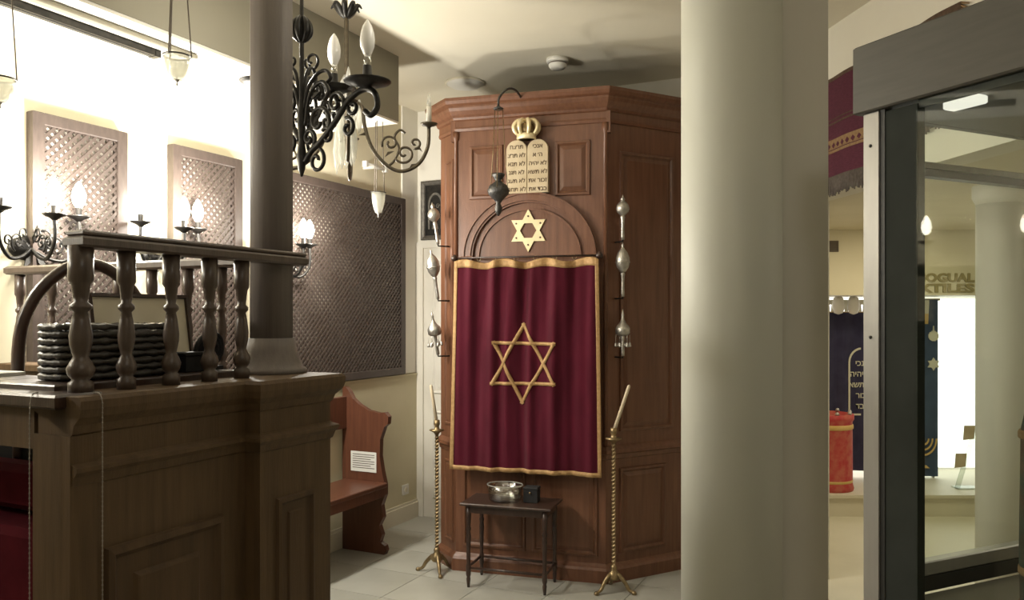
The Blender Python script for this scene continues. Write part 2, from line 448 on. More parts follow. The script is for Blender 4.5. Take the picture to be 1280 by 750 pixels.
pq = thing('wall_plaque', 'dark metal relief plaque with a pale frame behind the finials', 'plaque', W(-3.29, WB, 2.44), AR)
fp = lambda u, v, h: (u, -h, v)
hw, hh = 0.135, 0.235
MB().panel(-hw, -hh, hw, hh, fp, [(0, 0), (0, 0.022), (0.012, 0.028), (0.03, 0.018), (0.034, 0.012)]).build('frame', M['plaque'], pq)
MB().panel(-hw + .034, -hh + .034, hw - .034, hh - .034, fp, [(0, 0.010), (0.002, 0.013)]).build('field', M['iron'], pq)
rel = MB()
rel.strip([(0.05 * math.cos(a), 0.04 + 0.08 * math.sin(a)) for a in [i * PI / 12 for i in range(13)]],
          [(0.066 * math.cos(a), 0.04 + 0.098 * math.sin(a)) for a in [i * PI / 12 for i in range(13)]], fp, 0.012, 0.022, False)
for sx in (-1, 1):
    rel.prism([(sx * .05, -.15), (sx * .066, -.15), (sx * .066, .04), (sx * .05, .04)], fp, .012, .022)
    rel.tube([(sx * (x_), -0.018, z_) for x_, z_ in spiral(.022, -.06, .02, .004, 0, 9)], .004, 6)
    rel.tube([(sx * (x_), -0.018, z_) for x_, z_ in spiral(.022, .03, .02, .004, 0, 9)], .004, 6)
rel.prism([(-.03, -.15), (.03, -.15), (.02, -.11), (-.02, -.11)], fp, .012, .024)
rel.build('relief', M['plaque'], pq)

ol = thing('wall_socket', 'small white electrical socket low on the yellow dado', 'socket', W(WL + 0.022, 5.27, 0.245), AR)
MB().box(0, 0.010, -0.04, 0.04, -0.04, 0.04, 0.003).build('plate', M['plastic'], ol)
MB().lathe([(0.02, 0), (0.02, 0.004), (0.016, 0.004)], (0.010, 0, 0), 14, M=Matrix.Rotation(PI / 2, 3, 'Y')).build('insert', M['trim'], ol)

# ------------------------------------------------------------------ lattice windows on the left wall
def lattice_window(name, q0, q1, z0, z1, label):
    o = thing(name, label, 'window', W(WL, (q0 + q1) / 2, 0), AR, kind='structure')
    h = (q1 - q0) / 2
    fw = 0.055
    for nm, a, b, c, d in (('stile', -h, -h + fw, z0, z1), ('stile', h - fw, h, z0, z1),
                           ('frame_rail', -h + fw, h - fw, z1 - fw, z1), ('frame_rail', -h + fw, h - fw, z0, z0 + fw)):
        MB().box(0.0, 0.045, a, b, c, d, 0.004).build(nm, M['lattice'], o)
    MB().box(0.0, 0.006, -h + fw, h - fw, z0 + fw, z1 - fw).build('backing', M['latback'], o)
    a0, a1, b0, b1 = -h + fw, h - fw, z0 + fw, z1 - fw
    for sgn in (1, -1):
        mb = MB()
        step = 0.0295; ww = 0.0070
        k = -2.0
        while k < 5.0:
            # line z = sgn*y + k  inside the rectangle
            ys = []
            for y in (a0, a1):
                z = sgn * y + k
                if b0 <= z <= b1: ys.append((y, z))
            for z in (b0, b1):
                y = (z - k) * sgn
                if a0 < y < a1: ys.append((y, z))
            if len(ys) >= 2:
                ys.sort()
                (y0, zz0), (y1, zz1) = ys[0], ys[-1]
                L_ = math.hypot(y1 - y0, zz1 - zz0)
                if L_ > 0.01:
                    ny, nz = -(zz1 - zz0) / L_ * ww, (y1 - y0) / L_ * ww
                    xa, xb = (0.033, 0.0365) if sgn < 0 else (0.0365, 0.040)
                    vs = [(x, y + s * ny, z + s * nz) for x in (xa, xb) for (y, z, s) in ((y0, zz0, -1), (y1, zz1, -1), (y1, zz1, 1), (y0, zz0, 1))]
                    mb.add(vs, [(3, 2, 1, 0), (4, 5, 6, 7), (0, 1, 5, 4), (1, 2, 6, 5), (2, 3, 7, 6), (3, 0, 4, 7)])
            k += step * 1.414
        s = mb.build('lattice_slats', M['lattice'], o); s['kind'] = 'stuff'

def qL(x):                               # pixel column -> q on the left wall
    a = (x - 640) / F
    d = WL / (a * c_ - s_)
    return d * (a * s_ + c_)
lattice_window('window_1', qL(33), qL(152), 1.15, 2.51, 'wooden lattice window behind the left wall lamp, nearest the photo edge')
lattice_window('window_2', qL(209), qL(296), 1.15, 2.51, 'narrow wooden lattice window just left of the tall post')
lattice_window('window_3', qL(330), qL(501), 1.15, 2.51, 'widest dark lattice panel above the yellow dado and bench')

# ------------------------------------------------------------------ ceiling fittings
sd = thing('smoke_detector', 'round white smoke detector on the ceiling above the ark', 'smoke detector', (0.29, 5.10, 3.24))
MB().lathe([(0.07, 0), (0.07, -0.02), (0.066, -0.024)], (0, 0, 0), 24).build('base', M['plastic'], sd)
MB().lathe([(0.056, -0.024), (0.058, -0.045), (0.048, -0.062), (0.02, -0.066)], (0, 0, 0), 24).build('housing', M['plastic'], sd)
MB().lathe([(0.057, -0.028), (0.0585, -0.030), (0.0585, -0.034), (0.057, -0.036)], (0, 0, 0), 24).build('grille_ring', M['fringe'], sd)
ds = thing('ceiling_light', 'flat round white ceiling light at the left end of the ark top', 'ceiling light', (-0.33, 5.62, 3.24))
MB().lathe([(0.13, 0), (0.13, -0.012), (0.10, -0.03), (0.04, -0.036)], (0, 0, 0), 24).build('cover', M['plastic'], ds)
MB().lathe([(0.14, 0), (0.14, -0.008), (0.13, -0.012)], (0, 0, 0), 24).build('rim', M['trim'], ds)

tr = thing('light_track', 'black light track running along the white soffit', 'light track', W(-3.06, 2.58, 2.815), AR)
trk = MB(); trk.box(-0.022, 0.022, -1.8, 0.0, -0.03, 0.0).build('rail', M['iron'], tr)
MB().box(-0.006, 0.006, -1.8, -0.01, -0.032, -0.03).build('slot', M['gasket'], tr)
MB().box(-0.024, 0.024, 0.0, 0.03, -0.032, 0.0).build('end_cap', M['iron'], tr)
tag(MB().box(-0.02, 0.02, -1.8, 0.0, -0.022, -0.001, 0.004).build('cable_duct', M['bulkhead'], None, W(-2.945, 2.72, 2.815), AR), 'thin khaki cable duct beside the light track', 'cable duct')

# ================================================================== TORAH ARK
AK = math.atan2(4.80 - 5.06, 0.916)
ak0 = Vector((0.104, 4.93, 0))
ark = thing('torah_ark', 'tall brown wooden Torah ark with angled sides and a heavy cornice', 'cabinet', ak0, AK)
HW = 0.476
k45 = math.sqrt(0.5)
LINE = [(-HW - 0.165, 0.98), (-HW - 0.165, 0.165), (-HW, 0.0), (HW, 0.0), (HW + 0.44, 0.44), (HW + 0.44, 0.74)]
body = MB()
body.prism(LINE, lambda u, v, h: (u, v, h), 0.0, 2.86)
body.build('body', M['ark'], ark)
# the travel direction runs left back -> front -> right back, outward = right of travel
MB().sweep(LINE, [(0, 2.76), (0.010, 2.762), (0.014, 2.778), (0.010, 2.79), (0.010, 2.825), (0.022, 2.832), (0.026, 2.845), (0.040, 2.858), (0.058, 2.880),
                  (0.066, 2.898), (0.066, 2.908), (0.085, 2.918), (0.095, 2.936), (0.095, 2.955), (0.0, 2.955)]).build('cornice', M['ark'], ark)
MB().prism([(a * 0.99, b + 0.01) for a, b in LINE], lambda u, v, h: (u, v, h), 2.86, 2.945).build('top_board', M['top_dark'], ark)
MB().sweep(LINE, [(0, 0.0), (0.03, 0.0), (0.03, 0.075), (0.022, 0.09), (0.010, 0.10), (0, 0.11)]).build('plinth', M['ark'], ark)
MB().sweep(LINE, [(0, 0.735), (0.008, 0.74), (0.012, 0.765), (0.028, 0.775), (0.028, 0.795), (0.012, 0.81), (0, 0.82)]).build('waist_moulding', M['ark'], ark)
ff = lambda u, v, h: (u, -h, v)
def chR(u, v, h): return (HW + u * k45 + h * k45, u * k45 - h * k45, v)
def chL(u, v, h): return (-HW - u * k45 - h * k45, u * k45 - h * k45, v)
PR = [(0, 0), (0.004, 0.012), (0.018, 0.014), (0.026, 0.004), (0.030, 0.002), (0.055, 0.010)]
# corner posts (beads) at the front edges
for x in (-HW, HW):
    MB().lathe([(0.014, 0.82), (0.014, 2.70), (0.022, 2.715), (0.024, 2.76)], (x, 0, 0), 10).build('corner_bead', M['ark'], ark)
    MB().box(x - (0.03 if x < 0 else 0.0) , x + (0.0 if x < 0 else 0.03), -0.012, 0.03, 2.70, 2.83).build('cornice_block', M['ark'], ark)
# frieze panels beside the tablets
for (u0, u1) in ((-0.385, -0.165), (0.165, 0.385)):
    MB().panel(u0, 2.33, u1, 2.665, ff, PR).build('upper_panel', M['ark_panel'], ark)
# lower front doors
for (u0, u1) in ((-0.43, -0.02), (0.02, 0.43)):
    MB().panel(u0, 0.15, u1, 0.70, ff, PR).build('lower_panel', M['ark_panel'], ark)
# right canted side
MB().panel(0.10, 0.90, 0.52, 2.60, chR, PR).build('side_panel', M['ark_panel'], ark)
MB().panel(0.10, 0.16, 0.46, 0.68, chR, PR).build('side_panel', M['ark_panel'], ark)
MB().panel(0.035, 0.90, 0.165, 2.60, chL, [(0, 0), (0.003, 0.008), (0.014, 0.009), (0.02, 0.002), (0.035, 0.006)]).build('side_panel', M['ark_panel'], ark)
MB().panel(0.035, 0.16, 0.165, 0.68, chL, [(0, 0), (0.003, 0.008), (0.014, 0.009), (0.02, 0.002), (0.035, 0.006)]).build('side_panel', M['ark_panel'], ark)
# arch over the curtain
AZ = 1.965
def arc(r, rz, n=36): return [(r * math.cos(PI * i / n), AZ + rz * math.sin(PI * i / n)) for i in range(n + 1)]
ARX = 0.0
m1 = MB()
m1.strip(arc(0.372, 0.345), arc(0.412, 0.383), ff, 0, 0.030, False)
m1.strip(arc(0.412, 0.383), arc(0.424, 0.395), ff, 0, 0.040, False)
m1.strip(arc(0.360, 0.333), arc(0.372, 0.345), ff, 0, 0.020, False)
m1.build('arch_moulding', M['ark'], ark)
MB().strip(arc(0.318, 0.285), arc(0.330, 0.297), ff, 0, 0.016, False).build('inner_arch_bead', M['ark'], ark)
MB().prism(arc(0.318, 0.285), ff, 0, 0.006).build('tympanum', M['ark_panel'], ark)
for x in (-0.392, 0.392):
    MB().box(x - 0.036, x + 0.036, -0.046, 0, AZ - 0.03, AZ + 0.008, 0.004).build('arch_impost', M['ark'], ark)

# pegs that carry the finials
def peg(root, p0, nrm, out, up, lean):
    pts = [Vector(p0), Vector(p0) + Vector(nrm) * out * 0.6, Vector(p0) + Vector(nrm) * out, Vector(p0) + Vector(nrm) * (out + lean * 0.5) + Vector((0, 0, up))]
    MB().tube(pts, 0.005, 6).build('peg', M['iron'], root)
    return pts[-1]
A2W = Matrix.Translation(ak0) @ Matrix.Rotation(AK, 4, 'Z')

def finial(kind, loc, tilt_axis, tilt, label, h=1.0):
    o = thing('torah_finial', label, 'finial', loc, 0.0, 'silver Torah finials on the ark')
    R = Matrix.Rotation(tilt, 3, tilt_axis)
    L_ = lambda prof, n=14: MB().lathe(prof, (0, 0, 0), n, M=R)
    L_([(0.010, -0.02), (0.011, 0.0), (0.009, 0.06), (0.011, 0.10), (0.014, 0.115), (0.009, 0.13)]).build('shaft', M['silver'], o)
    if kind == 'ball':
        L_([(0.008, 0.12), (0.016, 0.128), (0.034, 0.145), (0.040, 0.165), (0.036, 0.185), (0.022, 0.203), (0.010, 0.212), (0.014, 0.220), (0.006, 0.235), (0.001, 0.25)], 16).build('knob', M['silver'], o)
    elif kind == 'pear':
        L_([(0.008, 0.12), (0.020, 0.130), (0.036, 0.155), (0.043, 0.185), (0.040, 0.215), (0.028, 0.245), (0.012, 0.265), (0.006, 0.275), (0.008, 0.285), (0.001, 0.305)], 16).build('knob', M['silver'], o)
        L_([(0.0432, 0.18), (0.046, 0.185), (0.0432, 0.19)], 16).build('band', M['silver'], o)
    else:
        L_([(0.010, 0.10), (0.034, 0.105), (0.044, 0.118), (0.044, 0.145), (0.036, 0.160), (0.022, 0.175), (0.012, 0.195), (0.007, 0.215), (0.009, 0.222), (0.002, 0.26)], 16).build('crown', M['silver'], o)
        for k in range(6):
            a = k * PI / 3
            b = R @ Vector((0.042 * math.cos(a), 0.042 * math.sin(a), 0.108))
            mb = MB()
            mb.tube([b, b - Vector((0, 0, 0.05))], 0.0015, 5)
            mb.lathe([(0.002, -0.045), (0.006, -0.052), (0.009, -0.066), (0.010, -0.072), (0.001, -0.074)], b, 8)
            mb.build('bell', M['silver'], o)
    return o

zs = (1.965, 1.67, 1.31)
kinds = ('ball', 'pear', 'bells')
nL = (-k45, -k45, 0); nR = (k45, -k45, 0)
labsL = ('round-headed silver finial on the left edge of the ark, before the dark plaque',
         'plain egg-shaped silver finial on the left edge of the ark',
         'crown-shaped silver finial with hanging bells, left of the curtain')
labsR = ('round-headed silver finial high on the shaded right side of the ark',
         'embossed egg-shaped silver finial on the shaded right side of the ark',
         'crown-shaped silver finial with hanging bells, right of the curtain')
for i in range(3):
    zl = CZ + (HY - (308, 376, 445)[i]) / F * 5.12
    e = peg(ark, (-HW - 0.06, 0.06, zl), nL, 0.085, 0.03, 0.3 * 0.03)
    d = (A2W.to_3x3() @ Vector(nL)).normalized()
    ax = Vector((0, 0, 1)).cross(d)
    finial(kinds[i], A2W @ e, ax, 0.16, labsL[i])
    zr = CZ + (HY - (302, 373, 447)[i]) / F * 4.78
    e = peg(ark, (HW + 0.05, 0.05, zr), nR, 0.075, 0.03, 0.0)
    finial(kinds[i], A2W @ e, Vector((1, 0, 0)), 0.0, labsR[i])

# ------------------------------------------------------------------ text helper
def text_obj(s, size, m, parent, mtx, depth=0.001, align='CENTER', bold=0.0, name='lettering', sx=1.0):
    cu = bpy.data.curves.new('t', 'FONT')
    cu.body = s; cu.size = size; cu.align_x = align; cu.extrude = depth; cu.offset = bold
    cu.resolution_u = 3
    t = bpy.data.objects.new('t', cu); COL.objects.link(t)
    bpy.context.view_layer.update()
    me = bpy.data.meshes.new_from_object(t.evaluated_get(bpy.context.evaluated_depsgraph_get()))
    bpy.data.objects.remove(t); bpy.data.curves.remove(cu)
    me.transform(mtx @ Matrix.Diagonal((sx, 1, 1, 1)))
    me.name = name
    me.materials.clear(); me.materials.append(m)
    o = bpy.data.objects.new(name, me); COL.objects.link(o); o.parent = parent
    return o
# upright text facing -y at local (x, y, z)
def up_at(x, y, z): return Matrix.Translation((x, y, z)) @ Matrix.Rotation(PI / 2, 4, 'X')

# tablets
tb = thing('law_tablets', 'twin round-topped stone tablets with Hebrew lines under a gilt crown', 'tablets', A2W @ Vector((0.0, -0.014, 2.352)), AK)
def rt(u0, u1, h, rr=0.055, n=8):
    c0, c1 = u0 + rr, u1 - rr
    pts = [(u0, 0), (u1, 0)]
    pts += [(c1 + rr * math.cos(i * PI / 2 / n), h - rr + rr * math.sin(i * PI / 2 / n)) for i in range(n + 1)]
    pts += [(c0 + rr * math.cos(PI / 2 + i * PI / 2 / n), h - rr + rr * math.sin(PI / 2 + i * PI / 2 / n)) for i in range(n + 1)]
    return pts
for u0, u1 in ((-0.132, -0.001), (0.001, 0.132)):
    t = MB(); t.prism(rt(u0, u1, 0.325, 0.062), ff, 0, 0.03)
    t.prism([(a * 0.97 + (u0 + u1) / 2 * 0.03, b * 0.985 + 0.002) for a, b in rt(u0, u1, 0.325, 0.062)], ff, 0.03, 0.033)
    t.build('tablet', M['stone'], tb)
rows_r = ['אנכי', 'ה׳ א', 'לא יהיה', 'לא תשא', 'זכור את', 'כבד את']
rows_l = ['תרצח', 'לא תרצ', 'לא תנא', 'לא תגנ', 'לא תענ', 'לא תחמ']
for k in range(6):
    z = 0.280 - k * 0.052
    for cx, rows in ((0.067, rows_r), (-0.066, rows_l)):
        text_obj(rows[k][::-1], 0.036, M['ink'], tb, up_at(cx, -0.0335, z - 0.008), 0.0008, bold=0.0006)
# crown over the tablets
cw = thing('gilt_crown', 'small gilt crown with curved ribs above the stone tablets', 'crown', A2W @ Vector((0.0, -0.06, 2.675)), AK)
MB().lathe([(0.058, 0.0), (0.062, 0.006), (0.060, 0.018), (0.064, 0.03), (0.058, 0.034), (0.05, 0.0)], (0, 0, 0), 20, 1, .75).build('band', M['gold'], cw)
MB().lathe([(0.05, 0.03), (0.055, 0.06), (0.045, 0.09), (0.015, 0.105)], (0, 0, 0), 16, 1, .75).build('cap', M['brass'], cw)
for k in range(8):
    a = k * PI / 4 + PI / 8
    pts = cr([(math.cos(a) * r, math.sin(a) * r * .75, z) for r, z in ((0.056, 0.03), (0.076, 0.055), (0.078, 0.085), (0.055, 0.112), (0.022, 0.114), (0.008, 0.104))], 4)
    MB().tube(pts, [0.010 + 0.004 * math.sin(PI * i / (len(pts) - 1)) for i in range(len(pts))], 7).build('rib', M['gold'], cw)
MB().lathe([(0.006, 0.10), (0.014, 0.112), (0.012, 0.124), (0.003, 0.132)], (0, 0, 0), 10).build('orb', M['gold'], cw)

# gold star
def tri(r, rot, rx=1.0, rz=1.0): return [(r * rx * math.sin(rot + k * 2 * PI / 3), r * rz * math.cos(rot + k * 2 * PI / 3)) for k in range(3)]
stt = thing('gold_star', 'flat pale gold six-pointed star plate in the arched panel', 'star', A2W @ Vector((0.0, -0.008, 2.125)), AK)
R_o, R_i = 0.128, 0.128 / math.sqrt(3)
outl = []
for k in range(12):
    a = k * PI / 6
    r = R_o if k % 2 == 0 else R_i
    outl.append((r * math.sin(a) * 0.97, r * math.cos(a) * 1.03))
inn = []
for k in range(12):
    a = k * PI / 6
    r = 0.052 if k % 2 else 0.052 * math.cos(PI / 6)
    inn.append((r * math.sin(a), r * math.cos(a)))
MB().strip(inn, outl, ff, 0, 0.010).build('plate', M['gold'], stt)
for k in range(6):
    a = k * PI / 3
    MB().lathe([(0.006, 0.010), (0.006, 0.012), (0.003, 0.013)], (0.088 * math.sin(a), 0, 0.088 * math.cos(a)), 8, M=Matrix.Rotation(PI / 2, 3, 'X')).build('screw', M['ink'], stt)

# ------------------------------------------------------------------ curtain
cu = thing('ark_curtain', 'burgundy velvet curtain with gold border and embroidered star on the ark', 'curtain', A2W @ Vector((0, -0.075, 0)), AK)
ZT, ZB = 1.938, 0.655
def fold(u, z):
    t = (ZT - z) / (ZT - ZB)
    a = 0.017 * (1 - 0.3 * t)
    y = a * math.sin(u * 40 + 1.6 * math.sin(u * 7 + 0.6) + 1.4 * math.sin(t * 2.4) + 0.8) + 0.012 * math.sin(u * 19 + 1.0 + t * 1.3) + 0.005 * math.sin(u * 83 + 2)
    y *= 0.55 + 0.45 * math.cos(u / HW * 1.2)
    return -0.022 - 0.03 * t + y
def cw_(t): return (0.452 + 0.022 * t)
def cpt(u, v, h):                        # u in [-1,1], v = z
    t = (ZT - v) / (ZT - ZB)
    x = u * cw_(t)
    sag = -0.012 * math.cos(u * PI * 3.5) * max(0, 1 - t * 12)
    return (x, fold(x, v) - h, v + sag)
def cgrid(u0, u1, v0, v1, nu, nv, h, edge=True):
    mb = MB(); vs = []; fs = []
    for j in range(nv + 1):
        for i in range(nu + 1):
            vs.append(cpt(u0 + (u1 - u0) * i / nu, v0 + (v1 - v0) * j / nv, h))
    n = (nu + 1) * (nv + 1)
    if edge:
        for j in range(nv + 1):
            for i in range(nu + 1):
                x, y, z = cpt(u0 + (u1 - u0) * i / nu, v0 + (v1 - v0) * j / nv, h - 0.005)
                vs.append((x, y, z))
    for j in range(nv):
        for i in range(nu):
            a = j * (nu + 1) + i
            fs.append((a, a + 1, a + nu + 2, a + nu + 1))
            if edge: fs.append((n + a, n + a + nu + 1, n + a + nu + 2, n + a + 1))
    if edge:
        rim = [i for i in range(nu + 1)] + [j * (nu + 1) + nu for j in range(1, nv + 1)] + [nv * (nu + 1) + i for i in range(nu - 1, -1, -1)] + [j * (nu + 1) for j in range(nv - 1, 0, -1)]
        for k in range(len(rim)):
            a, b = rim[k], rim[(k + 1) % len(rim)]
            fs.append((a, b, n + b, n + a))
    return mb.add(vs, fs, True)
cgrid(-1, 1, ZB, ZT, 120, 40, 0.0).build('cloth', M['velvet'], cu)
cgrid(-1, 1, ZT - 0.045, ZT, 120, 3, 0.004).build('top_border', M['gold_cloth'], cu)
cgrid(-1, 1, ZB, ZB + 0.026, 120, 2, 0.004).build('bottom_border', M['gold_cloth'], cu)
for u0, u1 in ((-1, -0.952), (0.952, 1)):
    cgrid(u0, u1, ZB, ZT, 3, 40, 0.004).build('side_border', M['gold_cloth'], cu)
# embroidered star: six bands following the folds
stz, sw = 1.312, 0.020
def band(p, q):
    mb = MB(); n = 26
    P0, Q0 = Vector(p), Vector(q); t = (Q0 - P0).normalized(); nn = Vector((-t.y, t.x)) * sw / 2
    P0 = P0 - t * 0.012; Q0 = Q0 + t * 0.012
    vs = []; fs = []
    for i in range(n + 1):
        c = P0.lerp(Q0, i / n)
        for s in (-1, 1):
            e = c + nn * s
            tt = (ZT - (stz + e.y)) / (ZT - ZB)
            for hh_ in (0.001, 0.006):
                vs.append(cpt(e.x / cw_(tt), stz + e.y, hh_))
    for i in range(n):
        a = i * 4
        fs += [(a, a + 4, a + 6, a + 2), (a + 1, a + 3, a + 7, a + 5), (a, a + 1, a + 5, a + 4), (a + 2, a + 6, a + 7, a + 3)]
    return mb.add(vs, fs, True)
T1 = [(-0.01, 0.235), (-0.196, -0.122), (0.186, -0.118)]
T2 = [(-0.186, 0.125), (0.186, 0.120), (-0.016, -0.232)]
for TT in (T1, T2):
    for k in range(3):
        band(TT[k], TT[(k + 1) % 3]).build('star_band', M['gold_cloth'], cu)
rod = MB(); rod.tube([(-0.455, 0.0, ZT + 0.022), (0.445, 0.0, ZT + 0.022)], 0.006, 8)
rod.build('curtain_rod', M['dark'], cu)
for x in (-0.46, 0.45):
    MB().lathe([(0.010, -0.02), (0.020, -0.012), (0.022, 0.0), (0.016, 0.014), (0.006, 0.022)], (x, 0.0, ZT + 0.022), 10).build('rod_finial', M['dark'], cu)
    MB().box(x - 0.006, x + 0.006, 0.0, 0.074, ZT + 0.016, ZT + 0.028).build('rod_bracket', M['dark'], cu)
for k in range(8):
    x = -0.42 + 0.84 * k / 7
    MB().tube([(x + 0.012 * math.cos(a), 0.0, ZT + 0.014 + 0.014 * math.sin(a)) for a in [i * PI / 5 for i in range(10)]], 0.002, 5, True).build('ring', M['brass'], cu)

# ------------------------------------------------------------------ eternal light hanging before the ark
el0 = Vector(((623 - 640) / F * 4.60, 4.60, 0))
el = thing('eternal_light', 'dark bronze hanging lamp on chains in front of the ark', 'hanging lamp', el0 + Vector((0, 0, 2.17)), 0)
def zE(y): return CZ + (HY - y) / F * 4.60 - 2.17
prof = [(0.004, 270), (0.016, 266), (0.022, 260), (0.012, 254), (0.026, 250), (0.058, 243), (0.064, 238), (0.052, 232), (0.030, 229),
        (0.018, 226), (0.026, 223), (0.038, 219), (0.036, 217), (0.026, 219)]
MB().lathe([(r, zE(y)) for r, y in prof], (0, 0, 0), 18).build('lamp_body', M['pewter'], el)
MB().lathe([(0.003, zE(137)), (0.028, zE(137)), (0.030, zE(135.5)), (0.010, zE(133)), (0.004, zE(130))], (0, 0, 0), 14).build('canopy', M['pewter'], el)
for k in range(3):
    a = k * 2 * PI / 3 + 0.4
    MB().tube([(0.026 * math.cos(a), 0.026 * math.sin(a), zE(137)), (0.040 * math.cos(a), 0.040 * math.sin(a), zE(190)), (0.058 * math.cos(a), 0.058 * math.sin(a), zE(237))], 0.0022, 5).build('chain', M['brass'], el)
# bracket from the ark's cornice
b1 = ark.matrix_world
top = A2W @ Vector((-0.03, 0.02, 2.955)) - Vector((el0.x, el0.y, 2.17))
MB().tube(cr([(0, 0, zE(131)), (0.005, 0, zE(122)), (0.05, 0.07, zE(107)), (0.10, 0.16, zE(103)), (top.x - 0.01, top.y - 0.04, zE(108)), tuple(top)], 6), 0.007, 7).build('bracket', M['pewter'], el)

# ------------------------------------------------------------------ candle stands
def stand(x, y, lean, label, rot):
    o = thing('candle_stand', label, 'candle stand', (x, y, 0), rot)
    for k in range(3):
        a = k * 2 * PI / 3 + 0.5
        pts = cr([(math.cos(a) * r, math.sin(a) * r, z) for r, z in ((0.012, 0.10), (0.035, 0.095), (0.07, 0.06), (0.095, 0.022), (0.125, 0.012))], 4)
        mb = MB(); mb.tube(pts, [0.016 - 0.008 * i / (len(pts) - 1) for i in range(len(pts))], 7)
        mb.lathe([(0.012, 0.0), (0.016, 0.008), (0.012, 0.018), (0.004, 0.022)], (math.cos(a) * 0.125, math.sin(a) * 0.125, 0), 8)
        mb.build('foot', M['brass'], o)
    MB().lathe([(0.030, 0.07), (0.038, 0.085), (0.030, 0.11), (0.016, 0.125), (0.020, 0.14), (0.012, 0.155)], (0, 0, 0), 12).build('base_knob', M['brass'], o)
    sh = MB()
    sh.lathe([(0.0125, 0.14 + i * 0.006) for i in range(123)], (0, 0, 0), 4, square=True, tw=70.0)
    sh.build('twisted_shaft', M['brass'], o)
    MB().lathe([(0.012, 0.86), (0.020, 0.872), (0.046, 0.885), (0.048, 0.890), (0.018, 0.892), (0.014, 0.91), (0.020, 0.925), (0.018, 0.95), (0.012, 0.95)], (0, 0, 0), 14).build('drip_cup', M['brass'], o)
    return o
zc = 0.945
def taper(x, y, top, label):
    o = tag(MB().tube([(0, 0, 0), tuple(Vector(top) * 0.97), tuple(top)], [0.011, 0.010, 0.004], 9).build('taper_candle', M['candle'], None, (x, y, zc - 0.02)), label, 'candle', 'thin taper candles')
lx, ly = (546 - 640) / F * 5.0, 5.0
rx, ry = (767 - 640) / F * 4.65, 4.65
stand(lx, ly, 0, 'twisted brass floor candle stand left of the ark', 0.3)
stand(rx, ry, 0, 'twisted brass floor candle stand right of the curtain', 1.1)
taper(lx, ly, (-0.038, 0, 0.245), 'thin ivory taper leaning left, left of the ark')
taper(rx, ry, (0.092, 0, 0.275), 'thin ivory taper leaning right, in the stand right of the curtain')

# ------------------------------------------------------------------ small table
tt0 = Vector((-0.262, 4.725, 0))
tb_ang = math.atan2(4.615 - 4.76, 0.47)
tab = thing('side_table', 'small dark wooden table with slender legs under the curtain', 'table', tt0, tb_ang)
TW, TD, TH = 0.475, 0.235, 0.50
MB().box(-0.04, TW + 0.04, -0.035, TD + 0.02, TH - 0.016, TH, 0.005).build('top', M['dark'], tab)
MB().box(0, TW, -0.008, 0.006, TH - 0.06, TH - 0.016).box(0, TW, TD - 0.006, TD + 0.008, TH - 0.06, TH - 0.016).box(-0.008, 0.006, 0, TD, TH - 0.06, TH - 0.016).box(TW - 0.006, TW + 0.008, 0, TD, TH - 0.06, TH - 0.016).build('apron', M['dark'], tab)
lp = [(0.008, 0), (0.011, 0.03), (0.013, 0.05), (0.010, 0.06), (0.015, 0.075), (0.016, 0.12), (0.011, 0.14), (0.013, 0.24), (0.016, 0.30), (0.012, 0.33), (0.017, 0.345), (0.012, 0.36), (0.016, 0.40), (0.016, TH - 0.016)]
for x in (0.005, TW - 0.005):
    for y in (0, TD):
        MB().lathe(lp, (x, y, 0), 10).build('leg', M['dark'], tab)
for (a, b) in (((0, 0, .115), (TW, 0, .115)), ((0, TD, .115), (TW, TD, .115)), ((0, 0, .115), (0, TD, .115)), ((TW, 0, .115), (TW, TD, .115))):
    MB().tube([a, b], 0.008, 7).build('stretcher', M['dark'], tab)
TA = Matrix.Translation(tt0) @ Matrix.Rotation(tb_ang, 4, 'Z')
bw = thing('glass_bowl', 'low oval cut-glass bowl on the small dark table', 'bowl', TA @ Vector((0.20, 0.10, TH)), tb_ang)
MB().lathe([(0.085, 0.0), (0.098, 0.01), (0.104, 0.05), (0.108, 0.095), (0.103, 0.095), (0.098, 0.05), (0.088, 0.014), (0.01, 0.012)], (0, 0, 0), 26, 1.0, 0.8).build('wall', M['glass'], bw)
MB().tube([(0.107 * math.cos(a), 0.0856 * math.sin(a), 0.097) for a in [i * PI / 16 for i in range(32)]], 0.004, 6, True).build('rim', M['lampglass'], bw)
bx_ = thing('dark_box', 'small black box beside the glass bowl on the table', 'box', TA @ Vector((0.36, 0.12, TH)), tb_ang)
MB().box(-0.042, 0.042, -0.035, 0.035, 0, 0.075, 0.003).build('body', M['black'], bx_)
MB().box(-0.044, 0.044, -0.037, 0.037, 0.075, 0.092, 0.004).build('lid', M['black'], bx_)
MB().lathe([(0.004, 0), (0.008, 0.004), (0.003, 0.010)], (0, -0.037, 0.06), 8, M=Matrix.Rotation(PI / 2, 3, 'X')).build('clasp', M['brass'], bx_)

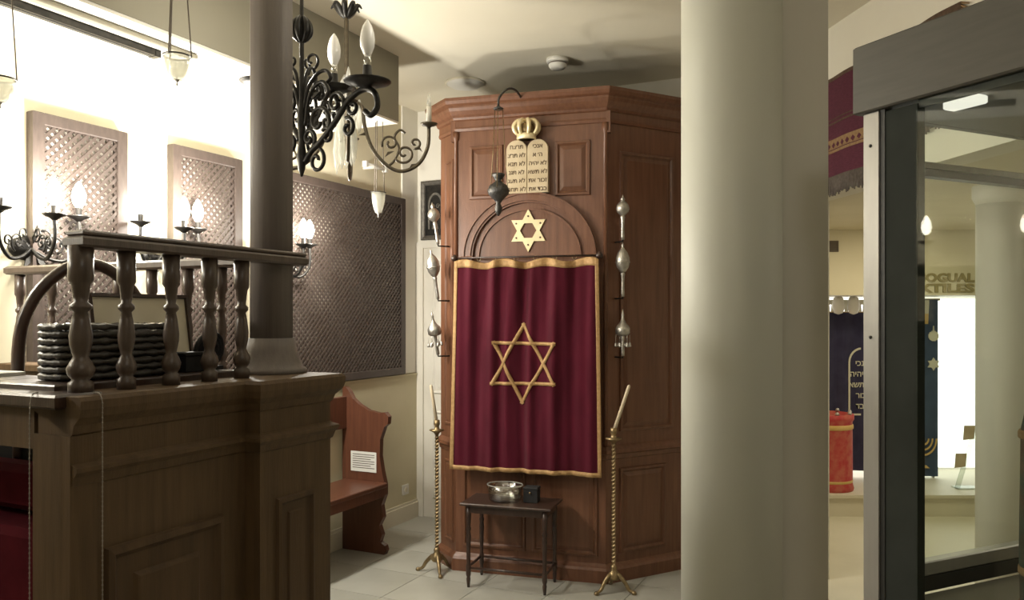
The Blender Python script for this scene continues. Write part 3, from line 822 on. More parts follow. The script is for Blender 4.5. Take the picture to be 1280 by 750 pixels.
# ------------------------------------------------------------------ bench at the left wall
bnz = lambda z: z if z < 0.66 else 0.66 + (z - 0.66) * (1.40 if z < 0.9 else 1.0) if z < 0.9 else 0.996 + (z - 0.9) * 0.57
bn = thing('wall_bench', 'reddish wooden bench with a scrolled end panel against the yellow dado', 'bench', W(WL + 0.045, 4.50, 0), AR)
prof = [(0.0, 0.0), (0.37, 0.0), (0.385, 0.03), (0.375, 0.06), (0.33, 0.08), (0.35, 0.13), (0.325, 0.19), (0.36, 0.25), (0.345, 0.33), (0.375, 0.40),
        (0.375, 0.47), (0.35, 0.56), (0.33, 0.66), (0.335, 0.74), (0.37, 0.80), (0.40, 0.815), (0.405, 0.85), (0.375, 0.87), (0.32, 0.865), (0.23, 0.875),
        (0.15, 0.90), (0.09, 0.97), (0.06, 1.05), (0.03, 1.10), (0.0, 1.11)]
prof = [(u * 0.93, bnz(v)) for u, v in prof]
for q0 in (-0.04, -1.56):
    fo = (lambda qq: (lambda u, v, h: (u, qq + h, v)))(q0)
    MB().prism(prof, fo, 0, 0.04).build('end_panel', M['bench'], bn)
MB().box(0.02, 0.37, -1.52, -0.04, 0.455, 0.485, 0.005).build('seat', M['bench'], bn)
MB().box(0.012, 0.035, -1.52, -0.04, 0.83, 1.05, 0.004).build('backrest', M['bench'], bn)
MB().box(0.33, 0.35, -1.52, -0.04, 0.39, 0.455).build('seat_apron', M['bench'], bn)
nt_ = thing('paper_notice', 'white printed notice leaning on the bench end panel', 'notice', W(WL + 0.045, 4.50, 0), AR)
MB().box(0.075, 0.285, -0.046, -0.042, 0.545, 0.68).build('sheet', M['paper'], nt_)
ln = MB()
for k in range(7):
    ln.box(0.09, 0.27 - 0.03 * (k % 3 == 2), -0.0466, -0.046, 0.658 - k * 0.015, 0.663 - k * 0.015)
ln.build('printed_lines', M['fringe'], nt_)

# ================================================================== PODIUM (reader's platform)
PX, QX = -1.85, 2.02
pod = thing('reading_platform', 'dark oak panelled podium with a turned balustrade in the foreground', 'podium', W(PX, QX, 0), AR)
def q_on_p(x, p):
    a = (x - 640) / F
    d = p / (a * c_ - s_)
    return d * (a * s_ + c_)
def p_on_q(x, q):
    a = (x - 640) / F
    d = q / (a * s_ + c_)
    return d * (a * c_ - s_)
Q0 = -0.745                              # near end
PW = -1.50                               # far-left extent
fpz = lambda dp: (lambda u, v, h: (dp + h, u, v))
MB().box(-0.06, 0.06, Q0, -0.17, 0.0, 1.375).build('front_wall', M['oak'], pod)
MB().box(-0.10, 0.12, -0.173, 0.16, 0.0, 1.375).build('pedestal', M['oak'], pod)
MB().box(PW, -0.06, 0.06, 0.14, 0.0, 1.375).build('end_wall', M['oak'], pod)
path = [(0.06, Q0), (0.06, -0.173), (0.12, -0.173), (0.12, 0.16), (-0.1, 0.16)]
MB().sweep(path, [(0, 1.31), (0.006, 1.315), (0.012, 1.335), (0.03, 1.355), (0.036, 1.375), (0.036, 1.395), (0.028, 1.405), (-0.16, 1.405), (-0.16, 1.375)]).build('cornice', M['oak'], pod)
MB().sweep(path, [(0, 1.185), (0.006, 1.19), (0.012, 1.21), (0.022, 1.222), (0.022, 1.232), (0.006, 1.24), (0, 1.245)]).build('belt_moulding', M['oak'], pod)
MB().sweep(path, [(0, 0.0), (0.025, 0.0), (0.025, 0.12), (0.012, 0.14), (0, 0.15)]).build('base_moulding', M['oak'], pod)
PP = [(0, 0), (0.004, 0.014), (0.020, 0.017), (0.030, 0.006), (0.036, 0.001), (0.085, 0.001), (0.092, 0.010), (0.098, 0.012)]
MB().panel(-0.655, 0.24, -0.265, 1.018, fpz(0.06), PP).build('raised_panel', M['oak2'], pod)
MB().panel(-0.105, 0.24, 0.075, 1.035, fpz(0.12), [(0, 0), (0.004, 0.010), (0.016, 0.012), (0.024, 0.003), (0.05, 0.002), (0.055, 0.008)]).build('pedestal_panel', M['oak2'], pod)
MB().box(-0.075, 0.064, Q0 - 0.004, Q0 + 0.07, 0.0, 1.31).build('corner_stile', M['oak'], pod)
MB().box(PW, -0.075, Q0, Q0 + 0.05, 1.27, 1.375).build('end_rail', M['oak'], pod)
MB().box(PW, 0.045, Q0 - 0.03, Q0 + 0.10, 1.375, 1.41, 0.006).build('ledge', M['dark'], pod)
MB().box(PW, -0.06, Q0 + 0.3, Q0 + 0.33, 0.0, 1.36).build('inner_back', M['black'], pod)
MB().box(PW, -0.06, Q0 + 0.33, 0.0, 0.52, 0.56).build('deck', M['dark'], pod)
# balustrade
bal = [(0.024, 0.0), (0.024, 0.028), (0.016, 0.034), (0.024, 0.046), (0.027, 0.062), (0.021, 0.078), (0.014, 0.092), (0.017, 0.105), (0.021, 0.125), (0.022, 0.145),
       (0.017, 0.185), (0.013, 0.205), (0.021, 0.214), (0.021, 0.222), (0.013, 0.230), (0.015, 0.245), (0.018, 0.275), (0.024, 0.285), (0.024, 0.372)]
bme = MB().lathe(bal, (0, 0, 0), 12).mesh('baluster'); bme.materials.append(M['rail'])
for x in (158, 214, 262, 302):
    link('baluster', bme, pod, (0, q_on_p(x, PX) - QX, 1.405))
fbal = MB().lathe([(r * 0.85, z) for r, z in bal], (0, 0, 0), 12).mesh('baluster'); fbal.materials.append(M['rail'])
for x in (25, 65, 148, 190, 235, 277):
    link('baluster', fbal, pod, (p_on_q(x, QX + 0.1) - PX, 0.1, 1.405))
nw = MB().lathe([(r * 1.25, z) for r, z in bal], (0, 0, 0), 14)
nw.build('newel', M['rail'], pod, (0, q_on_p(101, PX) - QX, 1.405))
MB().box(-0.036, 0.04, q_on_p(90, PX) - QX, 0.145, 1.772, 1.800, 0.006).box(-0.03, 0.034, q_on_p(92, PX) - QX, 0.14, 1.80, 1.815, 0.005).build('handrail', M['rail'], pod)
MB().box(PW, -0.10, 0.066, 0.134, 1.772, 1.806, 0.008).build('handrail', M['rail'], pod)
MB().box(PW, -0.06, 0.04, 0.16, 1.375, 1.405, 0.004).build('end_ledge', M['oak'], pod)

po = thing('wooden_post', 'tall dark wooden post rising from the podium to the ceiling', 'post', W(PX - 0.085, QX + 0.10, 1.405), AR)
MB().lathe([(0.076, 0.10), (0.074, 1.835)], (0, 0, 0), 8, M=Matrix.Rotation(PI / 8, 3, 'Z')).build('shaft', M['post'], po)
MB().lathe([(0.120, 0.0), (0.120, 0.014), (0.108, 0.02), (0.098, 0.045), (0.086, 0.075), (0.079, 0.12)], (0, 0, 0), 20).build('flared_base', M['post'], po)

# red padded bench inside the podium's open end
rb = thing('red_bench', 'dark red padded bench in the dark opening under the podium ledge', 'bench', W(PX - 0.45, QX + Q0 + 0.12, 0), AR)
MB().box(-1.0, 0.36, -0.02, 0.15, 0.50, 1.02, 0.02).build('seat_pad', M['redcloth'], rb)
MB().box(-1.0, 0.36, 0.06, 0.15, 1.04, 1.17, 0.02).build('back_pad', M['redcloth'], rb)
MB().box(-1.0, 0.36, 0.0, 0.14, 0.0, 0.50).build('plinth', M['black'], rb)

# desk and things on it
DZ = 1.425
dk = thing('reading_desk', 'dark reading desk behind the balustrade', 'desk', W(PX, QX, 0.56), AR)
MB().box(-0.34, -0.065, -0.70, -0.06, DZ - 0.56 - 0.025, DZ - 0.56, 0.004).build('top', M['dark'], dk)
MB().box(-0.95, -0.34, -0.70, -0.50, DZ - 0.56 - 0.025, DZ - 0.56, 0.004).build('side_leaf', M['dark'], dk)
for (a, b) in ((-0.32, -0.38), (-0.09, -0.38), (-0.32, -0.09), (-0.09, -0.09)):
    MB().box(a - 0.02, a + 0.02, b - 0.02, b + 0.02, 0.0, DZ - 0.585).build('leg', M['dark'], dk)
def on_desk(dp, dq): return W(PX + dp, QX + dq, DZ)
bk = thing('wicker_basket', 'long dark woven basket standing behind the balustrade', 'basket', on_desk(-0.19, -0.44), AR)
BL, BWd, BH = 0.185, 0.075, 0.155
def oval(sx, sy, z, n=56): return [((abs(math.cos(a)) ** .55) * math.copysign(1, math.cos(a)) * sx, (abs(math.sin(a)) ** .55) * math.copysign(1, math.sin(a)) * sy, z) for a in [2 * PI * i / n for i in range(n)]]
for k in range(8):
    z = 0.012 + k * 0.019
    mb = MB()
    pts = [Vector(p_) + Vector((0.004 * math.sin(i * 2.2 + k * PI), 0, 0)) for i, p_ in enumerate(oval(BWd, BL, z))]
    mb.tube(pts, [0.0075 + 0.004 * ((i + k) % 2) for i in range(len(pts))], 6, True)
    mb.build('weave_coil', M['wicker'], bk)
MB().prism([(x, y) for x, y, _ in oval(BWd - .012, BL - .012, 0)], lambda u, v, h: (u, v, h), 0.0, 0.135).build('filling', M['black'], bk)
lc = thing('open_case', 'open framed case lid with a pale lining behind the basket', 'case', on_desk(-0.30, -0.24), AR)
fl2 = lambda u, v, h: (h - 0.15 * (v - .1), u, v)
MB().panel(-0.185, 0.02, 0.185, 0.245, fl2, [(0, -.01), (0, 0.012), (0.010, 0.014), (0.012, 0.006)]).build('lid_frame', M['dark'], lc)
MB().panel(-0.173, 0.032, 0.173, 0.233, fl2, [(0, 0.004), (0.001, 0.0065)]).build('lining', M['trim'], lc)
MB().box(-0.01, 0.10, -0.185, 0.185, 0.0, 0.03, 0.004).build('tray', M['dark'], lc)
bb = thing('black_box', 'small black box between basket and coiled strap', 'box', on_desk(-0.16, -0.185), AR)
MB().box(-0.03, 0.03, -0.04, 0.04, 0, 0.05, 0.003).build('body', M['black'], bb)
MB().box(-0.032, 0.032, -0.042, 0.042, 0.05, 0.062, 0.003).build('lid', M['black'], bb)
cs = thing('coiled_strap', 'coiled black leather strap beside the tall post', 'strap', on_desk(-0.17, -0.095), AR)
for r in (0.055, 0.043, 0.031):
    MB().tube([(0.01 * math.sin(a), r * math.cos(a) , 0.064 + r * math.sin(a)) for a in [i * PI / 12 for i in range(24)]], 0.008, 7, True).build('coil', M['black'], cs)
MB().box(-0.012, 0.012, -0.05, 0.05, 0.0, 0.012).build('tail', M['black'], cs)
op = thing('open_book', 'white open papers lying on the dark ledge at the left', 'papers', on_desk(-0.60, -0.60), AR)
for s in (-1, 1):
    MB().panel(min(0.003 * s, 0.09 * s), -0.13, max(0.003 * s, 0.09 * s), 0.13, lambda u, v, h: (v, u, h), [(0, 0), (0, 0.010), (0.006, 0.012)]).build('page_block', M['paper'], op)
# arched chair
ch = thing('arched_chair', 'dark wooden chair with a round arched back behind the desk', 'chair', W(PX - 0.52, QX - 0.27, 0.56), AR - 0.45)
MB().tube(cr([(0, -0.19, 0.0), (0, -0.19, 0.5), (0, -0.195, 0.92), (0, -0.16, 1.08), (0, -0.08, 1.18), (0, 0, 1.21), (0, 0.08, 1.18), (0, 0.16, 1.08), (0, 0.195, 0.92), (0, 0.19, 0.5), (0, 0.19, 0)], 5), 0.019, 8).build('arched_back', M['dark'], ch)
MB().box(-0.02, 0.14, -0.19, 0.19, 0.42, 0.46, 0.008).build('seat', M['dark'], ch)
for y in (-0.17, 0.17):
    MB().lathe([(0.012, 0), (0.018, 0.42)], (0.12, y, 0), 8).build('leg', M['dark'], ch)
MB().tube([(0, -0.19, 0.72), (0, 0.19, 0.72)], 0.014, 8).build('back_rail', M['dark'], ch)

# bead chains hanging down the podium
def bead_chain(pts, label):
    o = thing('bead_chain', label, 'chain', pts[0], 0)
    P = cr([Vector(p) - Vector(pts[0]) for p in pts], 8)
    MB().tube(P, 0.0012, 5).build('thread', M['bead'], o)
    mb = MB()
    total = sum((P[i + 1] - P[i]).length for i in range(len(P) - 1))
    n = int(total / 0.012); acc = 0; i = 0; t = 0
    for k in range(n):
        dist = k * 0.012
        while i < len(P) - 2 and dist > acc + (P[i + 1] - P[i]).length:
            acc += (P[i + 1] - P[i]).length; i += 1
        L_ = max((P[i + 1] - P[i]).length, 1e-6)
        c = P[i].lerp(P[i + 1], (dist - acc) / L_)
        mb.lathe([(0.0012, -0.0026), (0.0026, 0), (0.0012, 0.0026)], c, 6)
    b = mb.build('beads', M['bead'], o); b['kind'] = 'stuff'
qa = q_on_p(128, -1.745)
w0 = W(-1.80, q_on_p(117, -1.80), 1.41); w1 = W(-1.748, qa, 1.40)
bead_chain([w0, w1, W(-1.745, qa, 1.30), W(-1.745, qa, 0.8), W(-1.745, qa, 0.3)], 'fine pale bead chain hanging down the podium front panel')
pa = p_on_q(37, QX + Q0 - 0.04)
bead_chain([W(pa, QX + Q0 - 0.02, 1.414), W(pa, QX + Q0 - 0.036, 1.40), W(pa, QX + Q0 - 0.04, 1.3), W(pa, QX + Q0 - 0.04, 0.8), W(pa, QX + Q0 - 0.04, 0.3)], 'fine pale bead chain hanging before the dark red bench')

# ================================================================== COLUMN
cl = thing('round_column', 'thick pale round column with a flat pilaster in the foreground', 'column', (0.712, 2.60, 0))
MB().lathe([(0.159, 0), (0.159, 3.24)], (0, 0, 0), 64).build('shaft', M['column'], cl)
MB().box(0.10, 0.308, -0.02, 0.14, 0, 3.24, 0.006).build('pilaster', M['pilaster'], cl)
gc = thing('gallery_column', 'slim beige column seen through the glass case', 'column', (2.62, 4.30, 0))
MB().lathe([(0.115, 0.06), (0.112, 2.24)], (0, 0, 0), 32).build('shaft', M['pilaster'], gc)
MB().lathe([(0.14, 0), (0.14, 0.05), (0.115, 0.07)], (0, 0, 0), 32).build('base', M['pilaster'], gc)
MB().lathe([(0.112, 2.2), (0.13, 2.24), (0.13, 2.3)], (0, 0, 0), 32).build('capital', M['pilaster'], gc)

# ================================================================== WALL SCONCES
def sconce(q, z, power, label):
    o = thing('wall_sconce', label, 'wall lamp', W(WL, q, z), AR, 'scrolled iron wall lamps')
    MB().lathe([(0.055, 0), (0.055, 0.010), (0.035, 0.022), (0.012, 0.03)], (0, 0, -0.12), 16, 1, 1.6, M=Matrix.Rotation(PI / 2, 3, 'Y')).build('backplate', M['iron'], o)
    for (x, y, zz) in ((0.11, -0.19, 0.02), (0.23, -0.03, 0.0), (0.11, 0.17, 0.02)):
        end = Vector((x, y, zz)); base = Vector((0.03, 0, -0.12))
        out = (end - base); out.z = 0; out.normalize()
        ln = (Vector((x, y, 0)) - Vector((0.03, 0, 0))).length
        P = cr([base, base + out * ln * .3 + Vector((0, 0, -.04)), base + out * ln * .7 + Vector((0, 0, -.05)), base + out * ln * 1.0 + Vector((0, 0, .02)), end], 6)
        arm = MB(); arm.tube(P, 0.008, 7).build('arm', M['iron'], o)
        for (cxx, cz, r0, a0, a1) in ((0.45, -0.10, 0.045, -1.2, 7.5), (0.75, -0.10, 0.03, 3.5, -4.0), (0.25, -0.06, 0.035, -2, 6)):
            sp = [base + out * (ln * cxx + u) + Vector((0, 0, cz + 0.12 - 0.0 + v)) for u, v in spiral(0, 0, r0, 0.006, a0, a1, 22)]
            MB().tube(sp, 0.0045, 6).build('scroll', M['iron'], o)
        MB().lathe([(0.008, -0.01), (0.02, 0.0), (0.046, 0.012), (0.050, 0.018), (0.020, 0.016), (0.012, 0.02), (0.013, 0.055), (0.009, 0.055)], end, 14).build('drip_cup', M['iron'], o)
        MB().lathe([(0.012, 0.055), (0.024, 0.075), (0.030, 0.10), (0.025, 0.135), (0.010, 0.165), (0.001, 0.175)], end, 12).build('bulb', M['bulb_lit'], o)
    for k in range(5):
        a = k * 1.25 + 0.3
        b = Vector((0.05, 0.05 * math.cos(a), -0.13 + 0.06 * math.sin(a)))
        MB().prism([(-0.012, 0), (0, -0.03), (0.012, 0), (0, 0.05)], lambda u, v, h, b=b, a=a: (b.x + h + v * .3, b.y + u * math.sin(a) + v * math.cos(a), b.z - u * math.cos(a) + v * math.sin(a)), 0, 0.006).build('leaf', M['iron'], o)
    l = light('sconce_light', 'POINT', W(WL + 0.29, q + 0.08, z + 0.11), power, WHITE_L, 0.06)
sconce(qL(42) - 0.03, 2.02, 55, 'black scrolled iron wall lamp at the left photo edge, glowing')
sconce(qL(200) - 0.02, 2.03, 60, 'black scrolled iron wall lamp left of the post, between the lattice windows')
sconce(qL(347), 2.02, 36, 'glowing iron wall lamp half hidden behind the tall post')
sconce(1.35, 2.02, 34, 'iron wall lamp beyond the left photo edge, farther from the ark')
sconce(0.45, 2.02, 24, 'iron wall lamp nearest the entrance, beyond the left photo edge')
pl_ = thing('tube_lamp', 'short white tube lamp on the yellow wall above the widest lattice', 'wall lamp', W(WL, q_on_p(455, WL), 2.675), AR)
MB().box(0.0, 0.10, -0.012, 0.012, -0.012, 0.012).build('bracket', M['plastic'], pl_)
MB().tube([(0.10, -0.11, 0), (0.10, 0.11, 0)], 0.014, 10).build('tube', M['plastic'], pl_)
for y in (-0.12, 0.12):
    MB().box(0.082, 0.118, y - 0.012, y + 0.012, -0.022, 0.022, 0.003).build('end_cap', M['plastic'], pl_)

# ================================================================== GLASS OIL LAMPS
def oil_lamp(x, y, z, R, H, ztop, label, spread=1.3, n=3):
    o = thing('glass_oil_lamp', label, 'hanging lamp', (x, y, z), 0.35, 'hanging glass oil lamps')
    MB().lathe([(R * .10, -H * .03), (R * .45, 0), (R * .72, H * .25), (R * .92, H * .55), (R, H * .95), (R * .95, H * .95), (R * .85, H * .55), (R * .6, H * .2), (R * .2, H * .1)], (0, 0, 0), 22).build('glass_bowl', M['lampglass'], o)
    MB().tube([(R * 1.08 * math.cos(a), R * 1.08 * math.sin(a), H * .97) for a in [i * PI / 14 for i in range(28)]], R * .07, 6, True).build('ring', M['pewter'], o)
    MB().lathe([(R * .04, -H * .25), (R * .10, -H * .2), (R * .05, -H * .1), (R * .22, -H * .03), (R * .3, H * .02)], (0, 0, 0), 10).build('drop', M['silver'], o)
    for k in range(n):
        a = k * 2 * PI / n
        c, s = math.cos(a), math.sin(a)
        MB().tube([(R * 1.12 * c * spread / 1.3, R * 1.12 * s * spread / 1.3, H * .95), (R * .55 * c, R * .55 * s, H * .95 + (ztop - z - H) * .6), (0.004 * c, 0.004 * s, ztop - z - 0.02)], 0.0028, 5).build('chain', M['wire'], o)
    MB().lathe([(0.004, -0.03), (0.03, -0.015), (0.035, 0.0)], (0, 0, ztop - z), 14).build('ceiling_rose', M['pewter'], o)
def at(x, y, d): return ((x - 640) / F * d, d, CZ + (HY - y) / F * d)
a_ = at(221, 100, 3.0); oil_lamp(a_[0], a_[1], a_[2], 0.046, 0.092, 3.24, 'hanging glass oil lamp below the khaki bulkhead')
a_ = at(0, 128, 2.8); oil_lamp(a_[0], a_[1], a_[2], 0.046, 0.085, 3.24, 'hanging glass oil lamp cut off by the left photo edge')
a_ = at(473, 266, 5.0); oil_lamp(a_[0], a_[1], a_[2], 0.043, 0.13, 3.24, 'slender hanging glass oil lamp before the widest lattice', 1.0)

# ================================================================== CHANDELIERS
O = 3.24
def arm(chd, ang, R, heavy, dz, lit=None):
    ang = math.radians(ang)
    ca, sa = math.cos(ang), math.sin(ang)
    V = lambda r, z: (ca * r, sa * r, z + dz - O)
    k = R / 0.38
    main = [(.03, 2.52), (.07, 2.50), (.085, 2.40), (.12, 2.30), (.19, 2.222), (.26, 2.20), (.335, 2.24), (.375, 2.32), (.38, 2.41)]
    m_ = M['iron'] if heavy else M['bronze_arm']
    t = 0.0115 if heavy else 0.009
    if heavy:
        bow = [(.02, 2.16), (.06, 2.20), (.12, 2.235), (.20, 2.30), (.28, 2.375), (.36, 2.405), (.42, 2.385), (.435, 2.335), (.40, 2.305), (.365, 2.325)]
        a_o = MB().tube(cr([V(r * k, z) for r, z in bow], 6), t, 7).build('arm', m_, chd)
        sps = (spiral(.10, 2.31, .075, .012, -1.2, 6.0, 30), spiral(.20, 2.37, .055, .010, -1.5, 6.4, 26), spiral(.09, 2.16, .050, .010, 1.2, -6.2, 26), spiral(.27, 2.27, .040, .008, 1.9, -5, 22), spiral(.15, 2.25, .035, .008, 2.5, -4, 22), spiral(.045, 2.25, .04, .01, -1, 6, 22), spiral(.30, 2.345, .030, .008, 3, 9, 20))
        tn = [(.02, 2.30), (.05, 2.42), (.12, 2.46), (.16, 2.42), (.13, 2.385)]
        lv = ((.15, 2.26, 1), (.24, 2.34, 1), (.06, 2.40, 1), (.32, 2.41, -1))
        cz = 2.405
    else:
        a_o = MB().tube(cr([V(r * k, z) for r, z in main], 6), t, 7).build('arm', m_, chd)
        sps = (spiral(.265, 2.285, .050, .008, -2.6, 5.5, 26), spiral(.20, 2.33, .040, .008, 3.6, -4.2, 24), spiral(.315, 2.335, .028, .006, -1.6, 5.0, 20))
        tn = [(.19, 2.222), (.22, 2.25), (.24, 2.31), (.22, 2.36), (.245, 2.395), (.27, 2.38)]
        lv = ((.175, 2.27, 1), (.285, 2.215, 1), (.10, 2.36, -1), (.35, 2.30, -1))
        cz = 2.41
    for sp in sps:
        MB().tube([V(r * k, z) for r, z in sp], t * .68, 6).build('scroll', m_, a_o)
    MB().tube(cr([V(r * k, z) for r, z in tn], 5), t * .65, 6).build('tendril', m_, a_o)
    for (r, z, s) in lv:
        MB().prism([(0, -.006), (.014, .004), (.045, .010 * s + .014), (.014, .020)], lambda u, v, h, r=r, z=z, s=s: (ca * (r * k + u * s) - sa * h, sa * (r * k + u * s) + ca * h, z + dz + v - O), -.003, .003).build('leaf', m_, a_o)
    c = Vector(V(.38 * k, cz))
    if heavy:
        MB().lathe([(.010, 0), (.020, .008), (.040, .008), (.060, .016), (.086, .024), (.088, .028), (.060, .028), (.034, .036), (.030, .046), (.018, .050), (.016, .085), (.012, .086)], c, 20).build('drip_cup', m_, chd)
        MB().lathe([(.014, .08), (.014, .125), (.010, .126)], c, 12).build('candle_sleeve', M['glass'], chd)
        MB().lathe([(.011, .122), (.016, .13), (.026, .155), (.028, .178), (.025, .205), (.017, .232), (.006, .250), (.001, .256)], c, 16).build('bulb', M['bulb_lit'] if lit else M['bulb'], chd)
        if lit:
            light('hidden_fill', 'POINT', Vector(chd.location) + c + Vector((0.03, 0.06, .16)), lit, WHITE_L, 0.03)  # added fill hidden behind the post, brightens the ceiling and ark front
    else:
        MB().lathe([(.008, 0), (.014, .006), (.034, .012), (.042, .020), (.016, .018), (.012, .03)], c, 14).build('drip_cup', m_, chd)
        MB().lathe([(.013, .02), (.012, .10), (.008, .101)], c, 12).build('candle_sleeve', M['tube'], chd)
        MB().lathe([(.008, .10), (.011, .115), (.008, .14), (.001, .165)], c, 10).build('bulb', M['crystal'], chd)

# black iron one, half behind the post
chi = thing('iron_chandelier', 'black wrought-iron chandelier half hidden behind the wooden post', 'chandelier', (-0.815, 3.10, O))
MB().lathe([(0.004, 2.14 - O), (0.014, 2.17 - O), (0.020, 2.22 - O), (0.011, 2.28 - O), (0.018, 2.36 - O), (0.010, 2.44 - O), (0.009, 2.66 - O), (0.020, 2.70 - O), (0.008, 2.74 - O), (0.006, 3.2 - O)], (0, 0, 0), 12).build('stem', M['iron'], chi)
MB().lathe([(0.012, -0.04), (0.045, -0.02), (0.05, 0)], (0, 0, 0), 18).build('ceiling_rose', M['iron'], chi)
for k in range(6):
    a = k * PI / 3 + 0.3
    P = cr([(math.cos(a) * r, math.sin(a) * r, z - O) for r, z in ((0.008, 2.66), (0.03, 2.69), (0.03, 2.73), (0.012, 2.76))], 4)
    MB().tube(P, [0.004 + 0.009 * math.sin(PI * i / (len(P) - 1)) for i in range(len(P))], 6).build('crown_leaf', M['iron'], chi)
arm(chi, -27, .315, True, 0.035)
arm(chi, 75, .265, True, 0.125)
arm(chi, 141, .27, True, 0.125, 8)  # this bulb's glow is invented to carry the added fill; the others are unlit
for ang in (-20, 80, 160):
    a = math.radians(ang); ca, sa = math.cos(a), math.sin(a)
    V = lambda r, z: (ca * r, sa * r, z - O)
    MB().tube(cr([V(r, z) for r, z in ((.01, 2.40), (.03, 2.48), (.07, 2.53), (.11, 2.54), (.13, 2.51), (.11, 2.49))], 6), .0075, 7).build('upper_spray', M['iron'], chi)
    for sp in (spiral(.045, 2.585, .035, .006, -1.2, 5, 20), spiral(.06, 2.46, .03, .006, 1, -5, 20)):
        MB().tube([V(r, z) for r, z in sp], .0055, 6).build('upper_scroll', M['iron'], chi)

# bronze one with crystals, farther back
CX, CY = (433 - 640) / F * 3.75, 3.75
chb = thing('crystal_chandelier', 'bronze scrolled chandelier with hanging crystal drops and candle arms', 'chandelier', (CX, CY, O))
MB().lathe([(0.010, 2.42 - O), (0.016, 2.46 - O), (0.010, 2.50 - O), (0.020, 2.56 - O), (0.010, 2.60 - O), (0.012, 2.66 - O), (0.016, 2.70 - O), (0.011, 2.74 - O), (0.011, 2.98 - O), (0.006, 3.03 - O), (0.005, 3.2 - O)], (0, 0, 0), 12).build('stem', M['bronze_arm'], chb)
MB().lathe([(0.012, -0.04), (0.045, -0.02), (0.05, 0)], (0, 0, 0), 18).build('ceiling_rose', M['iron'], chb)
for k in range(8):
    a = k * PI / 4
    P = cr([(math.cos(a) * r, math.sin(a) * r, z - O) for r, z in ((0.006, 3.00), (0.03, 3.025), (0.055, 3.055), (0.072, 3.04))], 4)
    MB().tube(P, [0.004 + 0.010 * math.sin(PI * min(1, (i + 2) / len(P))) for i in range(len(P))], 6).build('crown_leaf', M['iron'], chb)
for ang, R in ((8, .385), (98, .38), (188, .385), (283, .36)):
    arm(chb, ang, R, False, 0.085)
MB().lathe([(0.010, 2.50 - O), (0.036, 2.54 - O), (0.032, 2.60 - O), (0.014, 2.64 - O), (0.032, 2.69 - O), (0.012, 2.73 - O)], (0, 0, 0), 10).build('glass_core', M['crystal'], chb)
for k, (r, a, z0, L_) in enumerate(((0.0, 0, 2.46, .17), (.045, 3.6, 2.50, .24), (.045, 1.2, 2.50, .19), (.05, -.6, 2.54, .24), (.03, 2.4, 2.56, .24), (.04, -1.9, 2.48, .20), (.06, 0.4, 2.62, .16), (.06, 2.9, 2.64, .16), (.055, -1.2, 2.62, .2), (.055, 4.4, 2.60, .2))):
    p = Vector((r * math.cos(a), r * math.sin(a), z0 - O))
    MB().lathe([(.004, 0), (.012, -.02), (.009, -.04), (.018, -L_ * .55), (.011, -L_ * .85), (.001, -L_)], p, 6).build('crystal_drop', M['crystal'], chb)

# ================================================================== GLASS DISPLAY CASE
CA = math.atan(0.47)
dc = thing('display_case', 'tall glass display case with a grey metal header at the right', 'display case', (0.835, 1.90, 0), CA)
CWD, CL = 0.75, -1.35
MB().box(-0.012, CWD, CL, 0.02, 2.079, 2.240, 0.004).build('header', M['alu'], dc)
MB().box(0.0, 0.045, -0.042, 0.0, 0.0, 2.079, 0.003).build('corner_post', M['alu_post'], dc)
MB().box(0.004, 0.03, -0.056, -0.042, 0.93, 2.079).build('gasket', M['gasket'], dc)
MB().box(0.006, 0.03, -0.140, -0.056, 0.93, 2.073).build('door_stile', M['stile'], dc)
MB().box(0.002, 0.008, CL, -0.140, 0.93, 2.079).build('front_pane', M['pane'], dc)
MB().box(0.010, 0.020, CL, -0.140, 2.062, 2.079).build('pane_channel', M['gasket'], dc)
MB().box(0.045, CWD, -0.008, -0.002, 0.93, 2.079).build('end_pane', M['pane'], dc)
MB().box(0.045, CWD, -0.026, 0.0, 1.960, 1.978, 0.003).build('end_rail', M['alu_post'], dc)
MB().box(0.045, CWD, -0.028, 0.0, 1.942, 1.960).build('end_rail_gasket', M['gasket'], dc)
MB().box(0.045, CWD, -0.030, 0.0, 0.965, 1.0, 0.003).build('bottom_rail', M['alu_post'], dc)
MB().box(0.045, CWD, -0.034, 0.0, 0.93, 0.965).build('bottom_gasket', M['gasket'], dc)
MB().box(0.0, CWD, CL, -0.045, 0.0, 0.93).build('cabinet_base', M['deck'], dc)
MB().box(CWD - 0.04, CWD, -0.04, 0.0, 0.0, 2.079).build('corner_post', M['alu_post'], dc)
MB().box(0.07, 0.105, -0.235, -0.155, 2.060, 2.079, 0.003).build('case_glow_strip', M['strip_lit'], dc)  # small glowing strip under the case header
sb = MB()
for z in (0.78, 1.55, 2.0):
    MB().lathe([(0.004, 0), (0.004, 0.002), (0.002, 0.003)], (0.0, -0.02, z), 8, M=Matrix.Rotation(-PI / 2, 3, 'Y')).build('screw', M['gasket'], dc)
mt = thing('brocade_mantle', 'brown and green brocade mantle at the edge inside the glass case', 'mantle', (1.205, 1.76, 0.93), 0.2)
MB().lathe([(0.085, 0), (0.088, 0.15), (0.084, 0.42), (0.07, 0.48), (0.02, 0.50)], (0, 0, 0), 24, 1, .7).build('cloth', M['greencloth'], mt)
for z in (0.02, 0.10, 0.40):
    MB().lathe([(0.0885, z), (0.0905, z + .004), (0.0905, z + .014), (0.0885, z + .018)], (0, 0, 0), 24, 1, .7).build('braid', M['wovgold'], mt)

